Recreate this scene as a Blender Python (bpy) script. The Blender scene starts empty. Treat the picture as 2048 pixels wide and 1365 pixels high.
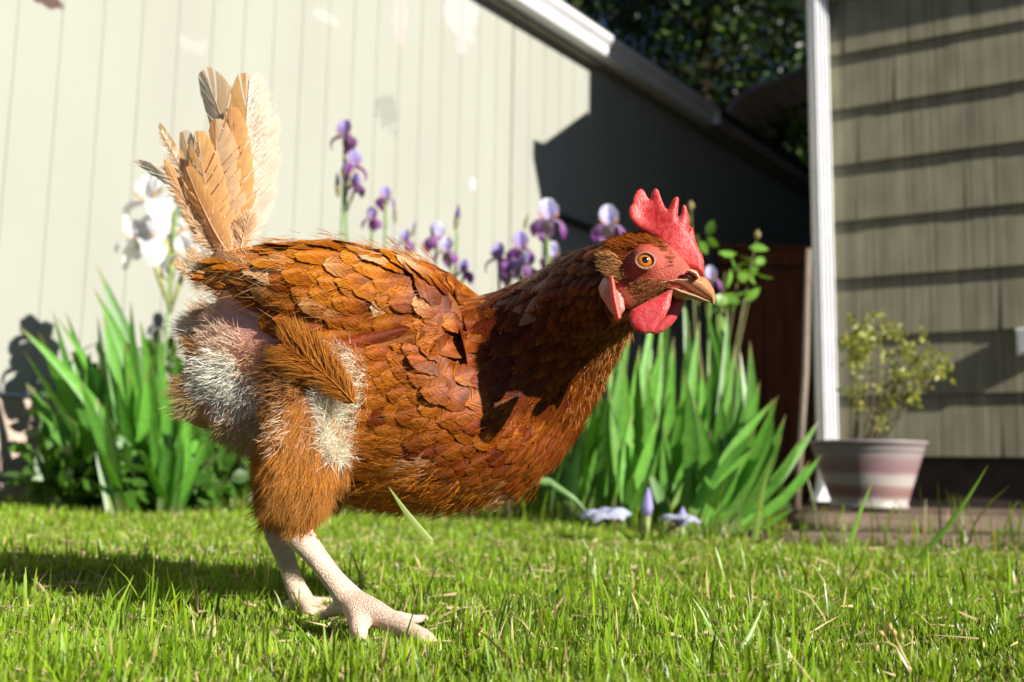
import bpy, bmesh, math, random
import numpy as np
from mathutils import Vector, Matrix
from mathutils.bvhtree import BVHTree
random.seed(7); rng = np.random.default_rng(7)
R = math.radians
sc = bpy.context.scene; col = sc.collection

# ------------------------------------------------------------------ camera, sky, sun, exposure
CAMH = 0.117; FPX = 1991.0; PITCH = 7.4; ROLL = 1.0
cam_d = bpy.data.cameras.new('camera'); cam = bpy.data.objects.new('camera', cam_d); col.objects.link(cam)
cam_d.lens = 35.0; cam_d.sensor_width = 36.0; cam_d.clip_start = 0.02; cam_d.clip_end = 500
CR = (Matrix.Rotation(R(90 + PITCH), 3, 'X') @ Matrix.Rotation(R(ROLL), 3, 'Z'))
cam.matrix_world = Matrix.Translation((0, 0, CAMH)) @ CR.to_4x4()
cam_d.dof.use_dof = True; cam_d.dof.focus_distance = 0.645; cam_d.dof.aperture_fstop = 7.5
cam_d.dof.aperture_blades = 0
sc.camera = cam
SUN_A, SUN_E = R(40), R(27)
SD = Vector((math.cos(SUN_A) * math.cos(SUN_E), -math.sin(SUN_A) * math.cos(SUN_E), math.sin(SUN_E)))
w = bpy.data.worlds.new('World'); sc.world = w; w.use_nodes = True
nt = w.node_tree; sky = nt.nodes.new('ShaderNodeTexSky'); sky.sky_type = 'NISHITA'; sky.sun_disc = False
sky.sun_elevation = SUN_E; sky.sun_rotation = math.atan2(SD.x, SD.y)
sky.ozone_density = 2.0; sky.air_density = 0.35; sky.dust_density = 0.1
nt.links.new(sky.outputs[0], nt.nodes['Background'].inputs[0]); nt.nodes['Background'].inputs[1].default_value = 0.05
sl = bpy.data.lights.new('sun', 'SUN'); sl.energy = 5.0; sl.angle = R(0.5); sl.color = (1, .94, .85)
so = bpy.data.objects.new('sun', sl); col.objects.link(so); so.location = SD * 30
so.rotation_euler = SD.to_track_quat('Z', 'Y').to_euler()
sc.view_settings.view_transform = 'Standard'; sc.view_settings.look = 'None'
sc.view_settings.exposure = 0.86; sc.view_settings.gamma = 1
sc.render.engine = 'CYCLES'

# ------------------------------------------------------------------ helpers
CRn = np.array(CR)
def P(px, py, Y):
    d = CRn @ np.array([(px - 1024) / FPX, -(py - 682.5) / FPX, -1.0]); s = Y / d[1]
    return Vector((d[0] * s, Y, CAMH + d[2] * s))
def G(px, py, z=0.0):
    d = CRn @ np.array([(px - 1024) / FPX, -(py - 682.5) / FPX, -1.0]); s = (z - CAMH) / d[2]
    return Vector((d[0] * s, d[1] * s, z))
def PIX(p):
    c = (np.atleast_2d(p) - [0, 0, CAMH]) @ CRn
    return np.stack([1024 + FPX * c[:, 0] / -c[:, 2], 682.5 - FPX * c[:, 1] / -c[:, 2]], 1)
def tag(o, label=None, cat=None, group=None, kind=None):
    if label: o['label'] = label
    if cat: o['category'] = cat
    if group: o['group'] = group
    if kind: o['kind'] = kind
    return o
def empty(name, loc, label=None, cat=None, group=None):
    o = bpy.data.objects.new(name, None); col.objects.link(o); o.location = loc; o.empty_display_size = .05
    return tag(o, label, cat, group)
def mesh(name, V, F, mat, parent=None, C=None, smooth=True, UV=None):
    """F: list of faces or (n,k) int array (or list of such arrays). V in world coordinates."""
    V = np.asarray(V, dtype=np.float64).reshape(-1, 3)
    me = bpy.data.meshes.new(name)
    if parent is not None:
        V = V - np.array(parent_world(parent))
    if isinstance(F, np.ndarray): F = [F]
    if len(F) and isinstance(F[0], np.ndarray) and F[0].ndim == 2:
        loops = np.concatenate([f.ravel() for f in F]); tot = np.concatenate([np.full(len(f), f.shape[1]) for f in F])
    else:
        loops = np.array([i for f in F for i in f]); tot = np.array([len(f) for f in F])
    me.vertices.add(len(V)); me.vertices.foreach_set('co', V.ravel())
    me.loops.add(len(loops)); me.loops.foreach_set('vertex_index', loops.astype(np.int32))
    me.polygons.add(len(tot)); st = np.concatenate([[0], np.cumsum(tot)[:-1]])
    me.polygons.foreach_set('loop_start', st.astype(np.int32)); me.polygons.foreach_set('loop_total', tot.astype(np.int32))
    me.polygons.foreach_set('use_smooth', np.full(len(tot), smooth))
    me.update(calc_edges=True); me.validate()
    if C is not None:
        C = np.asarray(C, dtype=np.float32)
        if C.shape[1] == 3: C = np.concatenate([C, np.ones((len(C), 1), np.float32)], 1)
        a = me.attributes.new('Col', 'FLOAT_COLOR', 'POINT'); a.data.foreach_set('color', C.ravel())
    if mat: me.materials.append(mat)
    o = bpy.data.objects.new(name, me); col.objects.link(o)
    if parent is not None: o.parent = parent
    return o
def parent_world(p):
    v = Vector((0, 0, 0))
    while p is not None: v += p.location; p = p.parent
    return v
class MB:
    def __init__(s): s.V = []; s.F = []; s.C = []; s.n = 0
    def add(s, V, F, c=None):
        V = [tuple(v) for v in V]; s.V += V; s.F += [tuple(i + s.n for i in f) for f in F]
        if c is not None: s.C += [tuple(c)] * len(V) if not isinstance(c, list) else c
        s.n += len(V)
    def box(s, o, ax, ay, az, c=None):
        o, ax, ay, az = map(Vector, (o, ax, ay, az))
        V = [o, o + ax, o + ax + ay, o + ay, o + az, o + ax + az, o + ax + ay + az, o + ay + az]
        s.add(V, [(0, 3, 2, 1), (4, 5, 6, 7), (0, 1, 5, 4), (1, 2, 6, 5), (2, 3, 7, 6), (3, 0, 4, 7)], c)
    def tube(s, pts, rad, n=8, c=None, cap=True, sq=1.0):
        pts = [Vector(p) for p in pts]; V = []; F = []
        if not hasattr(rad, '__len__'): rad = [rad] * len(pts)
        up = Vector((0, 0, 1)); a = None
        for i, p in enumerate(pts):
            t = (pts[min(i + 1, len(pts) - 1)] - pts[max(i - 1, 0)]).normalized()
            if a is None: a = t.cross(up if abs(t.z) < .9 else Vector((1, 0, 0))).normalized()
            a = (a - t * a.dot(t)).normalized(); b = t.cross(a)
            for k in range(n):
                q = 2 * math.pi * k / n; V.append(p + (a * math.cos(q) * sq + b * math.sin(q)) * rad[i])
        for i in range(len(pts) - 1):
            for k in range(n): F.append((i * n + k, i * n + (k + 1) % n, (i + 1) * n + (k + 1) % n, (i + 1) * n + k))
        if cap: F.append(tuple(range(n))[::-1]); F.append(tuple(range((len(pts) - 1) * n, len(pts) * n)))
        s.add(V, F, c)
    def lathe(s, prof, ctr, n=48, c=None):
        V = [];  F = []
        for r, z in prof:
            for k in range(n):
                q = 2 * math.pi * k / n; V.append((ctr[0] + r * math.cos(q), ctr[1] + r * math.sin(q), ctr[2] + z))
        for i in range(len(prof) - 1):
            for k in range(n): F.append((i * n + k, i * n + (k + 1) % n, (i + 1) * n + (k + 1) % n, (i + 1) * n + k))
        s.add(V, F, c)
    def build(s, name, mat, parent=None, smooth=False):
        return mesh(name, s.V, s.F, mat, parent, s.C if s.C and len(s.C) == s.n else None, smooth)

# ------------------------------------------------------------------ materials
def newmat(name):
    m = bpy.data.materials.new(name); m.use_nodes = True; t = m.node_tree
    return m, t, t.nodes['Principled BSDF']
def N(t, ty, **k):
    n = t.nodes.new(ty)
    for a, v in k.items():
        if a.startswith('i_'):
            key = a[2:]; key = int(key) if key.isdigit() else key.replace('_', ' ')
            n.inputs[key].default_value = v
        else: setattr(n, a, v)
    return n
def noisecol(t, scale, c1, c2, vec=None, stretch=None, detail=4, lo=.35, hi=.65):
    tc = t.nodes.new('ShaderNodeTexCoord'); mp = t.nodes.new('ShaderNodeMapping')
    t.links.new(tc.outputs['Object'], mp.inputs[0])
    if stretch: mp.inputs['Scale'].default_value = stretch
    nz = N(t, 'ShaderNodeTexNoise', i_Scale=scale, i_Detail=detail); t.links.new(mp.outputs[0], nz.inputs['Vector'])
    r = t.nodes.new('ShaderNodeValToRGB'); r.color_ramp.elements[0].position = lo; r.color_ramp.elements[1].position = hi
    r.color_ramp.elements[0].color = (*c1, 1); r.color_ramp.elements[1].color = (*c2, 1)
    t.links.new(nz.outputs[0], r.inputs[0]); return r, nz, mp
def simple(name, c1, c2=None, scale=20, rough=.6, spec=.3, bump=.0, bscale=None, stretch=None, sss=0, lo=.35, hi=.65):
    m, t, b = newmat(name); c2 = c2 or tuple(x * .8 for x in c1)
    r, nz, mp = noisecol(t, scale, c1, c2, stretch=stretch, lo=lo, hi=hi)
    t.links.new(r.outputs[0], b.inputs['Base Color'])
    b.inputs['Roughness'].default_value = rough; b.inputs['Specular IOR Level'].default_value = spec
    if bump:
        n2 = N(t, 'ShaderNodeTexNoise', i_Scale=bscale or scale, i_Detail=5); t.links.new(mp.outputs[0], n2.inputs['Vector'])
        bp = N(t, 'ShaderNodeBump', i_Strength=bump, i_Distance=.01); t.links.new(n2.outputs[0], bp.inputs['Height'])
        t.links.new(bp.outputs[0], b.inputs['Normal'])
    if sss:
        b.inputs['Subsurface Weight'].default_value = sss; b.inputs['Subsurface Radius'].default_value = (1, .3, .2)
        b.inputs['Subsurface Scale'].default_value = .004
    return m
def attrmat(name, rough=.5, spec=.3, trans=.0, noise=.0, nscale=400, sheen=0, sss=0, bump=0, bscale=900, tcol=None):
    m, t, b = newmat(name)
    a = N(t, 'ShaderNodeAttribute', attribute_name='Col'); src = a.outputs['Color']
    if noise:
        tc = t.nodes.new('ShaderNodeTexCoord'); nz = N(t, 'ShaderNodeTexNoise', i_Scale=nscale, i_Detail=3)
        t.links.new(tc.outputs['Object'], nz.inputs['Vector'])
        mr = N(t, 'ShaderNodeMapRange'); mr.inputs[1].default_value = .3; mr.inputs[2].default_value = .7
        mr.inputs[3].default_value = 1 - noise; mr.inputs[4].default_value = 1 + noise
        t.links.new(nz.outputs[0], mr.inputs[0])
        mx = N(t, 'ShaderNodeVectorMath', operation='SCALE'); t.links.new(src, mx.inputs[0]); t.links.new(mr.outputs[0], mx.inputs['Scale'])
        src = mx.outputs[0]
    t.links.new(src, b.inputs['Base Color'])
    b.inputs['Roughness'].default_value = rough; b.inputs['Specular IOR Level'].default_value = spec
    if sss:
        b.inputs['Subsurface Weight'].default_value = sss; b.inputs['Subsurface Radius'].default_value = (1, .35, .2)
        b.inputs['Subsurface Scale'].default_value = .004
    if bump:
        tc = t.nodes.new('ShaderNodeTexCoord'); nz = N(t, 'ShaderNodeTexNoise', i_Scale=bscale, i_Detail=3)
        t.links.new(tc.outputs['Object'], nz.inputs['Vector'])
        vo = N(t, 'ShaderNodeTexVoronoi', i_Scale=bscale * .8); t.links.new(tc.outputs['Object'], vo.inputs['Vector'])
        ad = N(t, 'ShaderNodeMath', operation='ADD'); t.links.new(nz.outputs[0], ad.inputs[0]); t.links.new(vo.outputs['Distance'], ad.inputs[1])
        bp = N(t, 'ShaderNodeBump', i_Strength=bump, i_Distance=.0012); t.links.new(ad.outputs[0], bp.inputs['Height'])
        t.links.new(bp.outputs[0], b.inputs['Normal'])
    if trans:
        tr = t.nodes.new('ShaderNodeBsdfTranslucent'); t.links.new(src, tr.inputs[0])
        if tcol:
            mm = N(t, 'ShaderNodeVectorMath', operation='MULTIPLY'); t.links.new(src, mm.inputs[0]); mm.inputs[1].default_value = tcol
            t.links.new(mm.outputs[0], tr.inputs[0])
        ms = N(t, 'ShaderNodeMixShader', i_0=trans); t.links.new(b.outputs[0], ms.inputs[1]); t.links.new(tr.outputs[0], ms.inputs[2])
        t.links.new(ms.outputs[0], t.nodes['Material Output'].inputs[0])
    return m
M = {}
M['leaf'] = attrmat('leaf_green', rough=.38, spec=.45, trans=.3, noise=.15, nscale=60, tcol=(1.5, 1.5, .5))
M['grass'] = attrmat('grass_blade', rough=.36, spec=.4, trans=.34, tcol=(1.5, 1.45, .5))
M['petal'] = attrmat('iris_petal', rough=.5, spec=.2, trans=.5, noise=.12, nscale=90)
M['feather'] = attrmat('feather_vane', rough=.45, spec=.16, trans=.10, noise=.12, nscale=500)
t_ = M['feather'].node_tree; at_ = [n_ for n_ in t_.nodes if n_.type == 'ATTRIBUTE'][0]; bs_ = t_.nodes['Principled BSDF']
nz_ = N(t_, 'ShaderNodeTexNoise', noise_dimensions='1D', i_Scale=.75, i_Detail=2.0); t_.links.new(at_.outputs['Alpha'], nz_.inputs['W'])
mr_ = N(t_, 'ShaderNodeMapRange'); mr_.inputs[1].default_value = .3; mr_.inputs[2].default_value = .7; mr_.inputs[3].default_value = .62; mr_.inputs[4].default_value = 1.42; t_.links.new(nz_.outputs[0], mr_.inputs[0])
cs_ = bs_.inputs['Base Color'].links[0].from_socket; sc_ = N(t_, 'ShaderNodeVectorMath', operation='SCALE'); t_.links.new(cs_, sc_.inputs[0]); t_.links.new(mr_.outputs[0], sc_.inputs['Scale']); t_.links.new(sc_.outputs[0], bs_.inputs['Base Color'])
bp_ = N(t_, 'ShaderNodeBump', i_Distance=.0006, i_Strength=.5); t_.links.new(nz_.outputs[0], bp_.inputs['Height']); t_.links.new(bp_.outputs[0], bs_.inputs['Normal'])
M['tail'] = attrmat('tail_vane', rough=.5, spec=.25, trans=.45, noise=.07, nscale=300)
M['down'] = attrmat('down_fluff', rough=.8, spec=.15, trans=.22)
M['skin'] = attrmat('hen_skin', rough=.5, spec=.3, noise=.1, nscale=260, sss=.2, bump=.4, bscale=1300)
t_ = M['skin'].node_tree; at_ = [n_ for n_ in t_.nodes if n_.type == 'ATTRIBUTE'][0]; bs_ = t_.nodes['Principled BSDF']; tc_ = [n_ for n_ in t_.nodes if n_.type == 'TEX_COORD'][0]
vo_ = N(t_, 'ShaderNodeTexVoronoi', feature='DISTANCE_TO_EDGE', i_Scale=400.0); t_.links.new(tc_.outputs['Object'], vo_.inputs['Vector'])
mr_ = N(t_, 'ShaderNodeMapRange'); mr_.inputs[1].default_value = 0; mr_.inputs[2].default_value = .12; t_.links.new(vo_.outputs[0], mr_.inputs[0])
inv_ = N(t_, 'ShaderNodeMath', operation='SUBTRACT', i_0=1.0); t_.links.new(at_.outputs['Alpha'], inv_.inputs[1])
bp_ = N(t_, 'ShaderNodeBump', i_Distance=.0003); t_.links.new(mr_.outputs[0], bp_.inputs['Height']); t_.links.new(inv_.outputs[0], bp_.inputs['Strength'])
t_.links.new(bs_.inputs['Normal'].links[0].from_socket, bp_.inputs['Normal']); t_.links.new(bp_.outputs[0], bs_.inputs['Normal'])
cs_ = bs_.inputs['Base Color'].links[0].from_socket; dk_ = N(t_, 'ShaderNodeMapRange'); dk_.inputs[3].default_value = .9; dk_.inputs[4].default_value = 1; t_.links.new(mr_.outputs[0], dk_.inputs[0])
mm_ = N(t_, 'ShaderNodeMix', data_type='FLOAT'); t_.links.new(inv_.outputs[0], mm_.inputs[0]); mm_.inputs[2].default_value = 1.0; t_.links.new(dk_.outputs[0], mm_.inputs[3])
sc_ = N(t_, 'ShaderNodeVectorMath', operation='SCALE'); t_.links.new(cs_, sc_.inputs[0]); t_.links.new(mm_.outputs[0], sc_.inputs['Scale']); t_.links.new(sc_.outputs[0], bs_.inputs['Base Color'])
M['comb'] = attrmat('comb_skin', rough=.40, spec=.4, noise=.1, nscale=500, sss=.3, bump=.22, bscale=1300)
M['beak'] = attrmat('beak_horn', rough=.3, spec=.5, noise=.12, nscale=150)
M['bark'] = simple('bark', (.06, .045, .03), (.03, .02, .015), 12, .9, .1, .6)
M['concrete'] = simple('concrete', (.5, .4, .33), (.4, .31, .25), 9, .9, .1, .3, 60)
M['white'] = simple('white_metal', (.82, .83, .84), (.74, .75, .77), 6, .35, .5)
M['soil'] = simple('soil', (.03, .02, .012), (.09, .06, .035), 35, .95, .1, 1, 70)
M['wood'] = simple('weathered_wood', (.23, .165, .13), (.13, .09, .07), 6, .85, .15, .6, 30, stretch=(1, 9, 9))
M['fence'] = simple('stained_fence', (.42, .14, .055), (.26, .08, .03), 5, .7, .2, .4, 20, stretch=(6, 6, .5))
M['trim'] = simple('brown_trim', (.5, .4, .36), (.42, .34, .3), 8, .7, .2)
M['roof'] = simple('roof_shingle', (.07, .065, .06), (.03, .03, .028), 30, .95, .1, .7)
M['darkwood'] = simple('dark_foundation', (.09, .065, .05), (.05, .036, .028), 8, .9, .1, .4)

# ------------------------------------------------------------------ ground
def soilz(x, y): return 0
gv = [(-60, -30, -.004), (60, -30, -.004), (60, 120, -.004), (-60, 120, -.004)]
tag(mesh('ground', gv, [(0, 1, 2, 3)], M['soil'], smooth=False), kind='structure')

# ------------------------------------------------------------------ garage (left wall)
DL = Vector((.606, .795, 0)).normalized(); NL = Vector((DL.y, -DL.x, 0))   # along the wall, out of it (towards camera)
WA = P(0, 930, 2.8); WA.z = 0
def wall_u(px, py=600):
    d = P(px, py, 1.0) - Vector((0, 0, CAMH)); d.z = 0
    # WA + u DL = s d
    A = np.array([[DL.x, -d.x], [DL.y, -d.y]]); u, s = np.linalg.solve(A, [-WA.x, -WA.y]); return u
def on_wall(px, py):
    u = 0
    d = P(px, py, 1.0) - Vector((0, 0, CAMH))
    k = WA.dot(NL) / d.dot(NL) if abs(d.dot(NL)) > 1e-6 else 1
    return Vector((0, 0, CAMH)) + d * k
zg = on_wall(1005, 25).z; zg2 = on_wall(1500, 315).z
print('gutter z', zg, zg2)
ZG = 0.5 * (zg + zg2)
zs = on_wall(0, 785).z
print('siding bottom', zs, 'shadow wall pts', on_wall(1060, 305), on_wall(1175, 237))
gar = empty('garage', WA, 'pale cream garage with grooved vertical board siding and a white gutter', 'garage')
m, t, b = newmat('cream_siding')
r, nz, mp = noisecol(t, 3, (.34, .348, .302), (.315, .32, .28), stretch=(1, 1, .35), lo=.3, hi=.7)
geo = t.nodes.new('ShaderNodeNewGeometry')
def patch(t, src, ctr, radii, colr, amount=.8, nscale=18, th=.5):
    mpp = t.nodes.new('ShaderNodeMapping'); mpp.vector_type = 'TEXTURE'
    mpp.inputs['Location'].default_value = ctr; mpp.inputs['Scale'].default_value = radii
    t.links.new(geo.outputs['Position'], mpp.inputs[0])
    ln = N(t, 'ShaderNodeVectorMath', operation='LENGTH'); t.links.new(mpp.outputs[0], ln.inputs[0])
    nn = N(t, 'ShaderNodeTexNoise', i_Scale=nscale, i_Detail=4); t.links.new(geo.outputs['Position'], nn.inputs['Vector'])
    m1 = N(t, 'ShaderNodeMath', operation='SUBTRACT', i_0=1.0); t.links.new(ln.outputs['Value'], m1.inputs[1])
    m2 = N(t, 'ShaderNodeMath', operation='MULTIPLY_ADD', i_1=1.6); t.links.new(nn.outputs[0], m2.inputs[0]); t.links.new(m1.outputs[0], m2.inputs[2])
    rr = N(t, 'ShaderNodeMapRange'); rr.inputs[1].default_value = .8 + th; rr.inputs[2].default_value = .95 + th; rr.inputs[4].default_value = amount
    t.links.new(m2.outputs[0], rr.inputs[0])
    mx = N(t, 'ShaderNodeMix', data_type='RGBA'); t.links.new(rr.outputs[0], mx.inputs[0]); t.links.new(src, mx.inputs[6]); mx.inputs[7].default_value = (*colr, 1)
    return mx.outputs[2]
src = r.outputs[0]
for (px, py, rr, c, am, ns, th) in [(925, 30, (.16, .2, .2), (.46, .43, .43), .6, 10, .3), (775, 225, (.13, .17, .17), (.2, .21, .19), .6, 38, .5),
                                (800, 25, (.05, .07, .2), (.44, .38, .36), .7, 20, .3), (95, 3, (.05, .06, .03), (.1, .06, .05), 1, 30, .2),
                                (655, 35, (.1, .12, .05), (.44, .43, .41), .5, 15, .45), (395, 100, (.1, .12, .1), (.42, .40, .38), .5, 14, .55),
                                (945, 370, (.03, .04, .05), (.5, .5, .5), .7, 10, .35)]:
    src = patch(t, src, on_wall(px, py), rr, c, am, ns, th)
t.links.new(src, b.inputs['Base Color']); b.inputs['Roughness'].default_value = .7; b.inputs['Specular IOR Level'].default_value = .2
n2 = N(t, 'ShaderNodeTexNoise', i_Scale=90, i_Detail=5); mp2 = t.nodes.new('ShaderNodeMapping'); mp2.inputs['Scale'].default_value = (1, 1, .04)
t.links.new(geo.outputs['Position'], mp2.inputs[0]); t.links.new(mp2.outputs[0], n2.inputs['Vector'])
bp = N(t, 'ShaderNodeBump', i_Strength=.35, i_Distance=.004); t.links.new(n2.outputs[0], bp.inputs['Height']); t.links.new(bp.outputs[0], b.inputs['Normal'])
M['siding'] = m
U0, U1 = -3.0, 9.0; sp = .132; uj = wall_u(1022, 300)
prof = []; u = U0; off = (wall_u(37, 0) - U0) % sp; u = U0 + off - sp
grooves = []
while u < U1: grooves.append(u); u += sp
prof.append((U0, 0))
for gu in grooves:
    if gu < U0 + .02: continue
    wd = .0038; dp = .004
    prof += [(gu - wd, 0), (gu - wd + .002, -dp), (gu + wd - .002, -dp), (gu + wd, 0)]
prof.append((U1, 0))
V = []; F = []
zt = ZG + .02
for (pu, pd) in prof:
    p = WA + DL * pu + NL * pd; V += [(p.x, p.y, zs), (p.x, p.y, zt)]
for i in range(len(prof) - 1): F.append((2 * i, 2 * i + 2, 2 * i + 3, 2 * i + 1))
# back face and bottom thickness
nb = len(V)
for pu in (U0, U1):
    p = WA + DL * pu - NL * .04; V += [(p.x, p.y, zs), (p.x, p.y, zt)]
F.append((nb, nb + 1, nb + 3, nb + 2))
mesh('siding_wall', V, F, M['siding'], gar, smooth=False)
q = MB()   # vertical sheet joint cover + dark seam
q.box(WA + DL * (uj - .003) + NL * .0005 + Vector((0, 0, zs)), DL * .006, NL * .002, (0, 0, zt - zs))
q.build('sheet_joint', simple('seam', (.2, .2, .17)), gar)
f = MB(); f.box(WA + DL * U0 - NL * .3 + Vector((0, 0, -.05)), DL * (U1 - U0), NL * .275, (0, 0, zs + .05 - .002)); f.build('foundation', M['concrete'], gar)
# batten low on the shaded part of the wall
bu0 = wall_u(1112, 430); bz = on_wall(1150, 447).z
f = MB(); f.box(WA + DL * bu0 + NL * .001 + Vector((0, 0, bz - .02)), DL * 3.5, NL * .03, (0, 0, .03)); f.build('batten', simple('dark_batten', (.05, .05, .045)), gar)
# soffit, fascia, gutter, roof
ug = wall_u(1395, 240)
f = MB(); f.box(WA + DL * U0 + NL * .001 + Vector((0, 0, ZG - .02)), DL * (U1 - U0), NL * .045, (0, 0, .11)); f.build('fascia', simple('fascia_paint', (.30, .29, .22)), gar)
f = MB()
gp = [(.048, .10), (.048, 0), (.115, 0), (.125, .02), (.125, .045), (.155, .075), (.155, .1), (.148, .1), (.148, .08), (.118, .05), (.118, .005), (.054, .006), (.054, .10)]
V = []; Fg = []
for uu in (U0, ug):
    for (a, z) in gp:
        p = WA + DL * uu + NL * a; V.append((p.x, p.y, ZG + z))
n = len(gp)
for i in range(n): Fg.append((i, (i + 1) % n, n + (i + 1) % n, n + i))
f.add(V, Fg); f.box(WA + DL * ug + NL * .048 + Vector((0, 0, ZG)), DL * .004, NL * .107, (0, 0, .1)); f.build('gutter', M['white'], gar)
f = MB(); f.box(WA + DL * (ug + .02) + NL * .046 + Vector((0, 0, ZG + .03)), DL * (U1 - ug), NL * .05, (0, 0, .09)); f.build('drip_edge', M['trim'], gar)
f = MB(); f.box(WA + DL * U0 + NL * .13 + Vector((0, 0, ZG + .104)), DL * (U1 - U0), -NL * 4 + Vector((0, 0, .7)), (0, 0, .03)); f.build('roof', M['roof'], gar)

# ------------------------------------------------------------------ house (right)
DR = Vector((math.cos(R(30)), -math.sin(R(30)), 0)); NR = Vector((-DR.y * -1, 0, 0)); NR = Vector((-math.sin(R(30)), -math.cos(R(30)), 0)); BR = -NR
# corner depth chosen so that its shadow lands at px 1075 on the garage wall
sh = on_wall(1106, 420); Lh = Vector((SD.x, SD.y, 0)).normalized(); tanE = math.tan(SUN_E)
d = P(1652, 600, 1.0); d = Vector((d.x, 1.0, 0))
A = np.array([[Lh.x, -d.x], [Lh.y, -d.y]]); tt, ss = np.linalg.solve(A, [-sh.x, -sh.y])
HC = d * ss; print('house corner', HC, 'dist', tt)
HY = HC.y
EXPO = (P(1660, 121, HY).z - P(1660, 563, HY).z) / 4; zsb = P(1665, 912, HY).z
print('exposure', EXPO, 'siding bottom', zsb)
# shadow silhouette of the gable end (plane through the corner, along BR)
def back(px, py):
    s = on_wall(px, py); A = np.array([[Lh.x, -BR.x], [Lh.y, -BR.y]]); tt, bb = np.linalg.solve(A, [HC.x - s.x, HC.y - s.y]); return bb, s.z + tt * tanE
for q_ in ((1075, 420), (1060, 305), (1085, 322), (1175, 237), (1165, 95)): print('back', q_, back(*q_))
ba, za = back(1060, 303); b1, z1 = back(1178, 236)
house = empty('house', HC, 'olive shake sided house with white downspout at its corner', 'house')
m, t, b = newmat('olive_shake')
r, nz, mp = noisecol(t, 1.0, (.25, .235, .16), (.20, .19, .13), lo=.3, hi=.7)
geo2 = t.nodes.new('ShaderNodeNewGeometry')
mpa = t.nodes.new('ShaderNodeMapping'); mpa.inputs['Rotation'].default_value = (0, 0, R(30)); t.links.new(geo2.outputs['Position'], mpa.inputs[0])
mpb = t.nodes.new('ShaderNodeMapping'); mpb.inputs['Scale'].default_value = (60, 1, .8); t.links.new(mpa.outputs[0], mpb.inputs[0])
nn = N(t, 'ShaderNodeTexNoise', i_Scale=1.0, i_Detail=4, i_Roughness=.6); t.links.new(mpb.outputs[0], nn.inputs['Vector'])
mpc = t.nodes.new('ShaderNodeMapping'); mpc.inputs['Scale'].default_value = (11, 1, 4.5); t.links.new(mpa.outputs[0], mpc.inputs[0])
nn2 = N(t, 'ShaderNodeTexNoise', i_Scale=1.0, i_Detail=2); t.links.new(mpc.outputs[0], nn2.inputs['Vector'])
mr = N(t, 'ShaderNodeMapRange'); mr.inputs[1].default_value = .3; mr.inputs[2].default_value = .7; mr.inputs[3].default_value = .72; mr.inputs[4].default_value = 1.25
t.links.new(nn.outputs[0], mr.inputs[0])
mr2 = N(t, 'ShaderNodeMapRange'); mr2.inputs[1].default_value = .3; mr2.inputs[2].default_value = .7; mr2.inputs[3].default_value = .8; mr2.inputs[4].default_value = 1.15
t.links.new(nn2.outputs[0], mr2.inputs[0])
mu = N(t, 'ShaderNodeMath', operation='MULTIPLY'); t.links.new(mr.outputs[0], mu.inputs[0]); t.links.new(mr2.outputs[0], mu.inputs[1])
vs = N(t, 'ShaderNodeVectorMath', operation='SCALE'); t.links.new(r.outputs[0], vs.inputs[0]); t.links.new(mu.outputs[0], vs.inputs['Scale'])
t.links.new(vs.outputs[0], b.inputs['Base Color']); b.inputs['Roughness'].default_value = .75; b.inputs['Specular IOR Level'].default_value = .15
bp = N(t, 'ShaderNodeBump', i_Strength=.6, i_Distance=.003); t.links.new(nn.outputs[0], bp.inputs['Height']); t.links.new(bp.outputs[0], b.inputs['Normal'])
M['shake'] = m
ZE = za                                   # eave height
f = MB(); HL = 7.0; row = 0; z = zsb
while z < ZE:
    x = 0.0
    h = min(EXPO, ZE - z)
    while x < HL:
        wd = random.choice((.09, .13, .17, .2, .12, .24)) * 1.15; x2 = min(x + wd, HL)
        o = .024 + random.uniform(-.002, .003); jz = 0
        a0 = HC + DR * x; a1 = HC + DR * (x2 - (.0022 if x2 < HL else 0))
        Z0 = z + jz; Zt = z + h + .004
        V = [a0 + NR * o + Vector((0, 0, Z0)), a1 + NR * o + Vector((0, 0, Z0)), a1 + NR * .004 + Vector((0, 0, Zt)), a0 + NR * .004 + Vector((0, 0, Zt)),
             a0 - NR * .01 + Vector((0, 0, Z0)), a1 - NR * .01 + Vector((0, 0, Z0)), a1 - NR * .01 + Vector((0, 0, Zt)), a0 - NR * .01 + Vector((0, 0, Zt))]
        f.add(V, [(0, 1, 2, 3), (4, 7, 6, 5), (0, 4, 5, 1), (1, 5, 6, 2), (0, 3, 7, 4)])
        x = x2
    z += EXPO; row += 1
f.build('shake_wall', M['shake'], house)
f = MB()  # side wall and core of the building
f.box(HC - NR * -.0 + BR * .012 + DR * .003 + Vector((0, 0, zsb - .002)), DR * HL, BR * 8, (0, 0, ZE - zsb)); f.build('core_wall', M['shake'], house)
f = MB(); f.box(HC + BR * .03 + DR * .03 + Vector((0, 0, -.05)), DR * HL, BR * 7.9, (0, 0, zsb + .047)); f.build('foundation', M['darkwood'], house)
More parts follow.
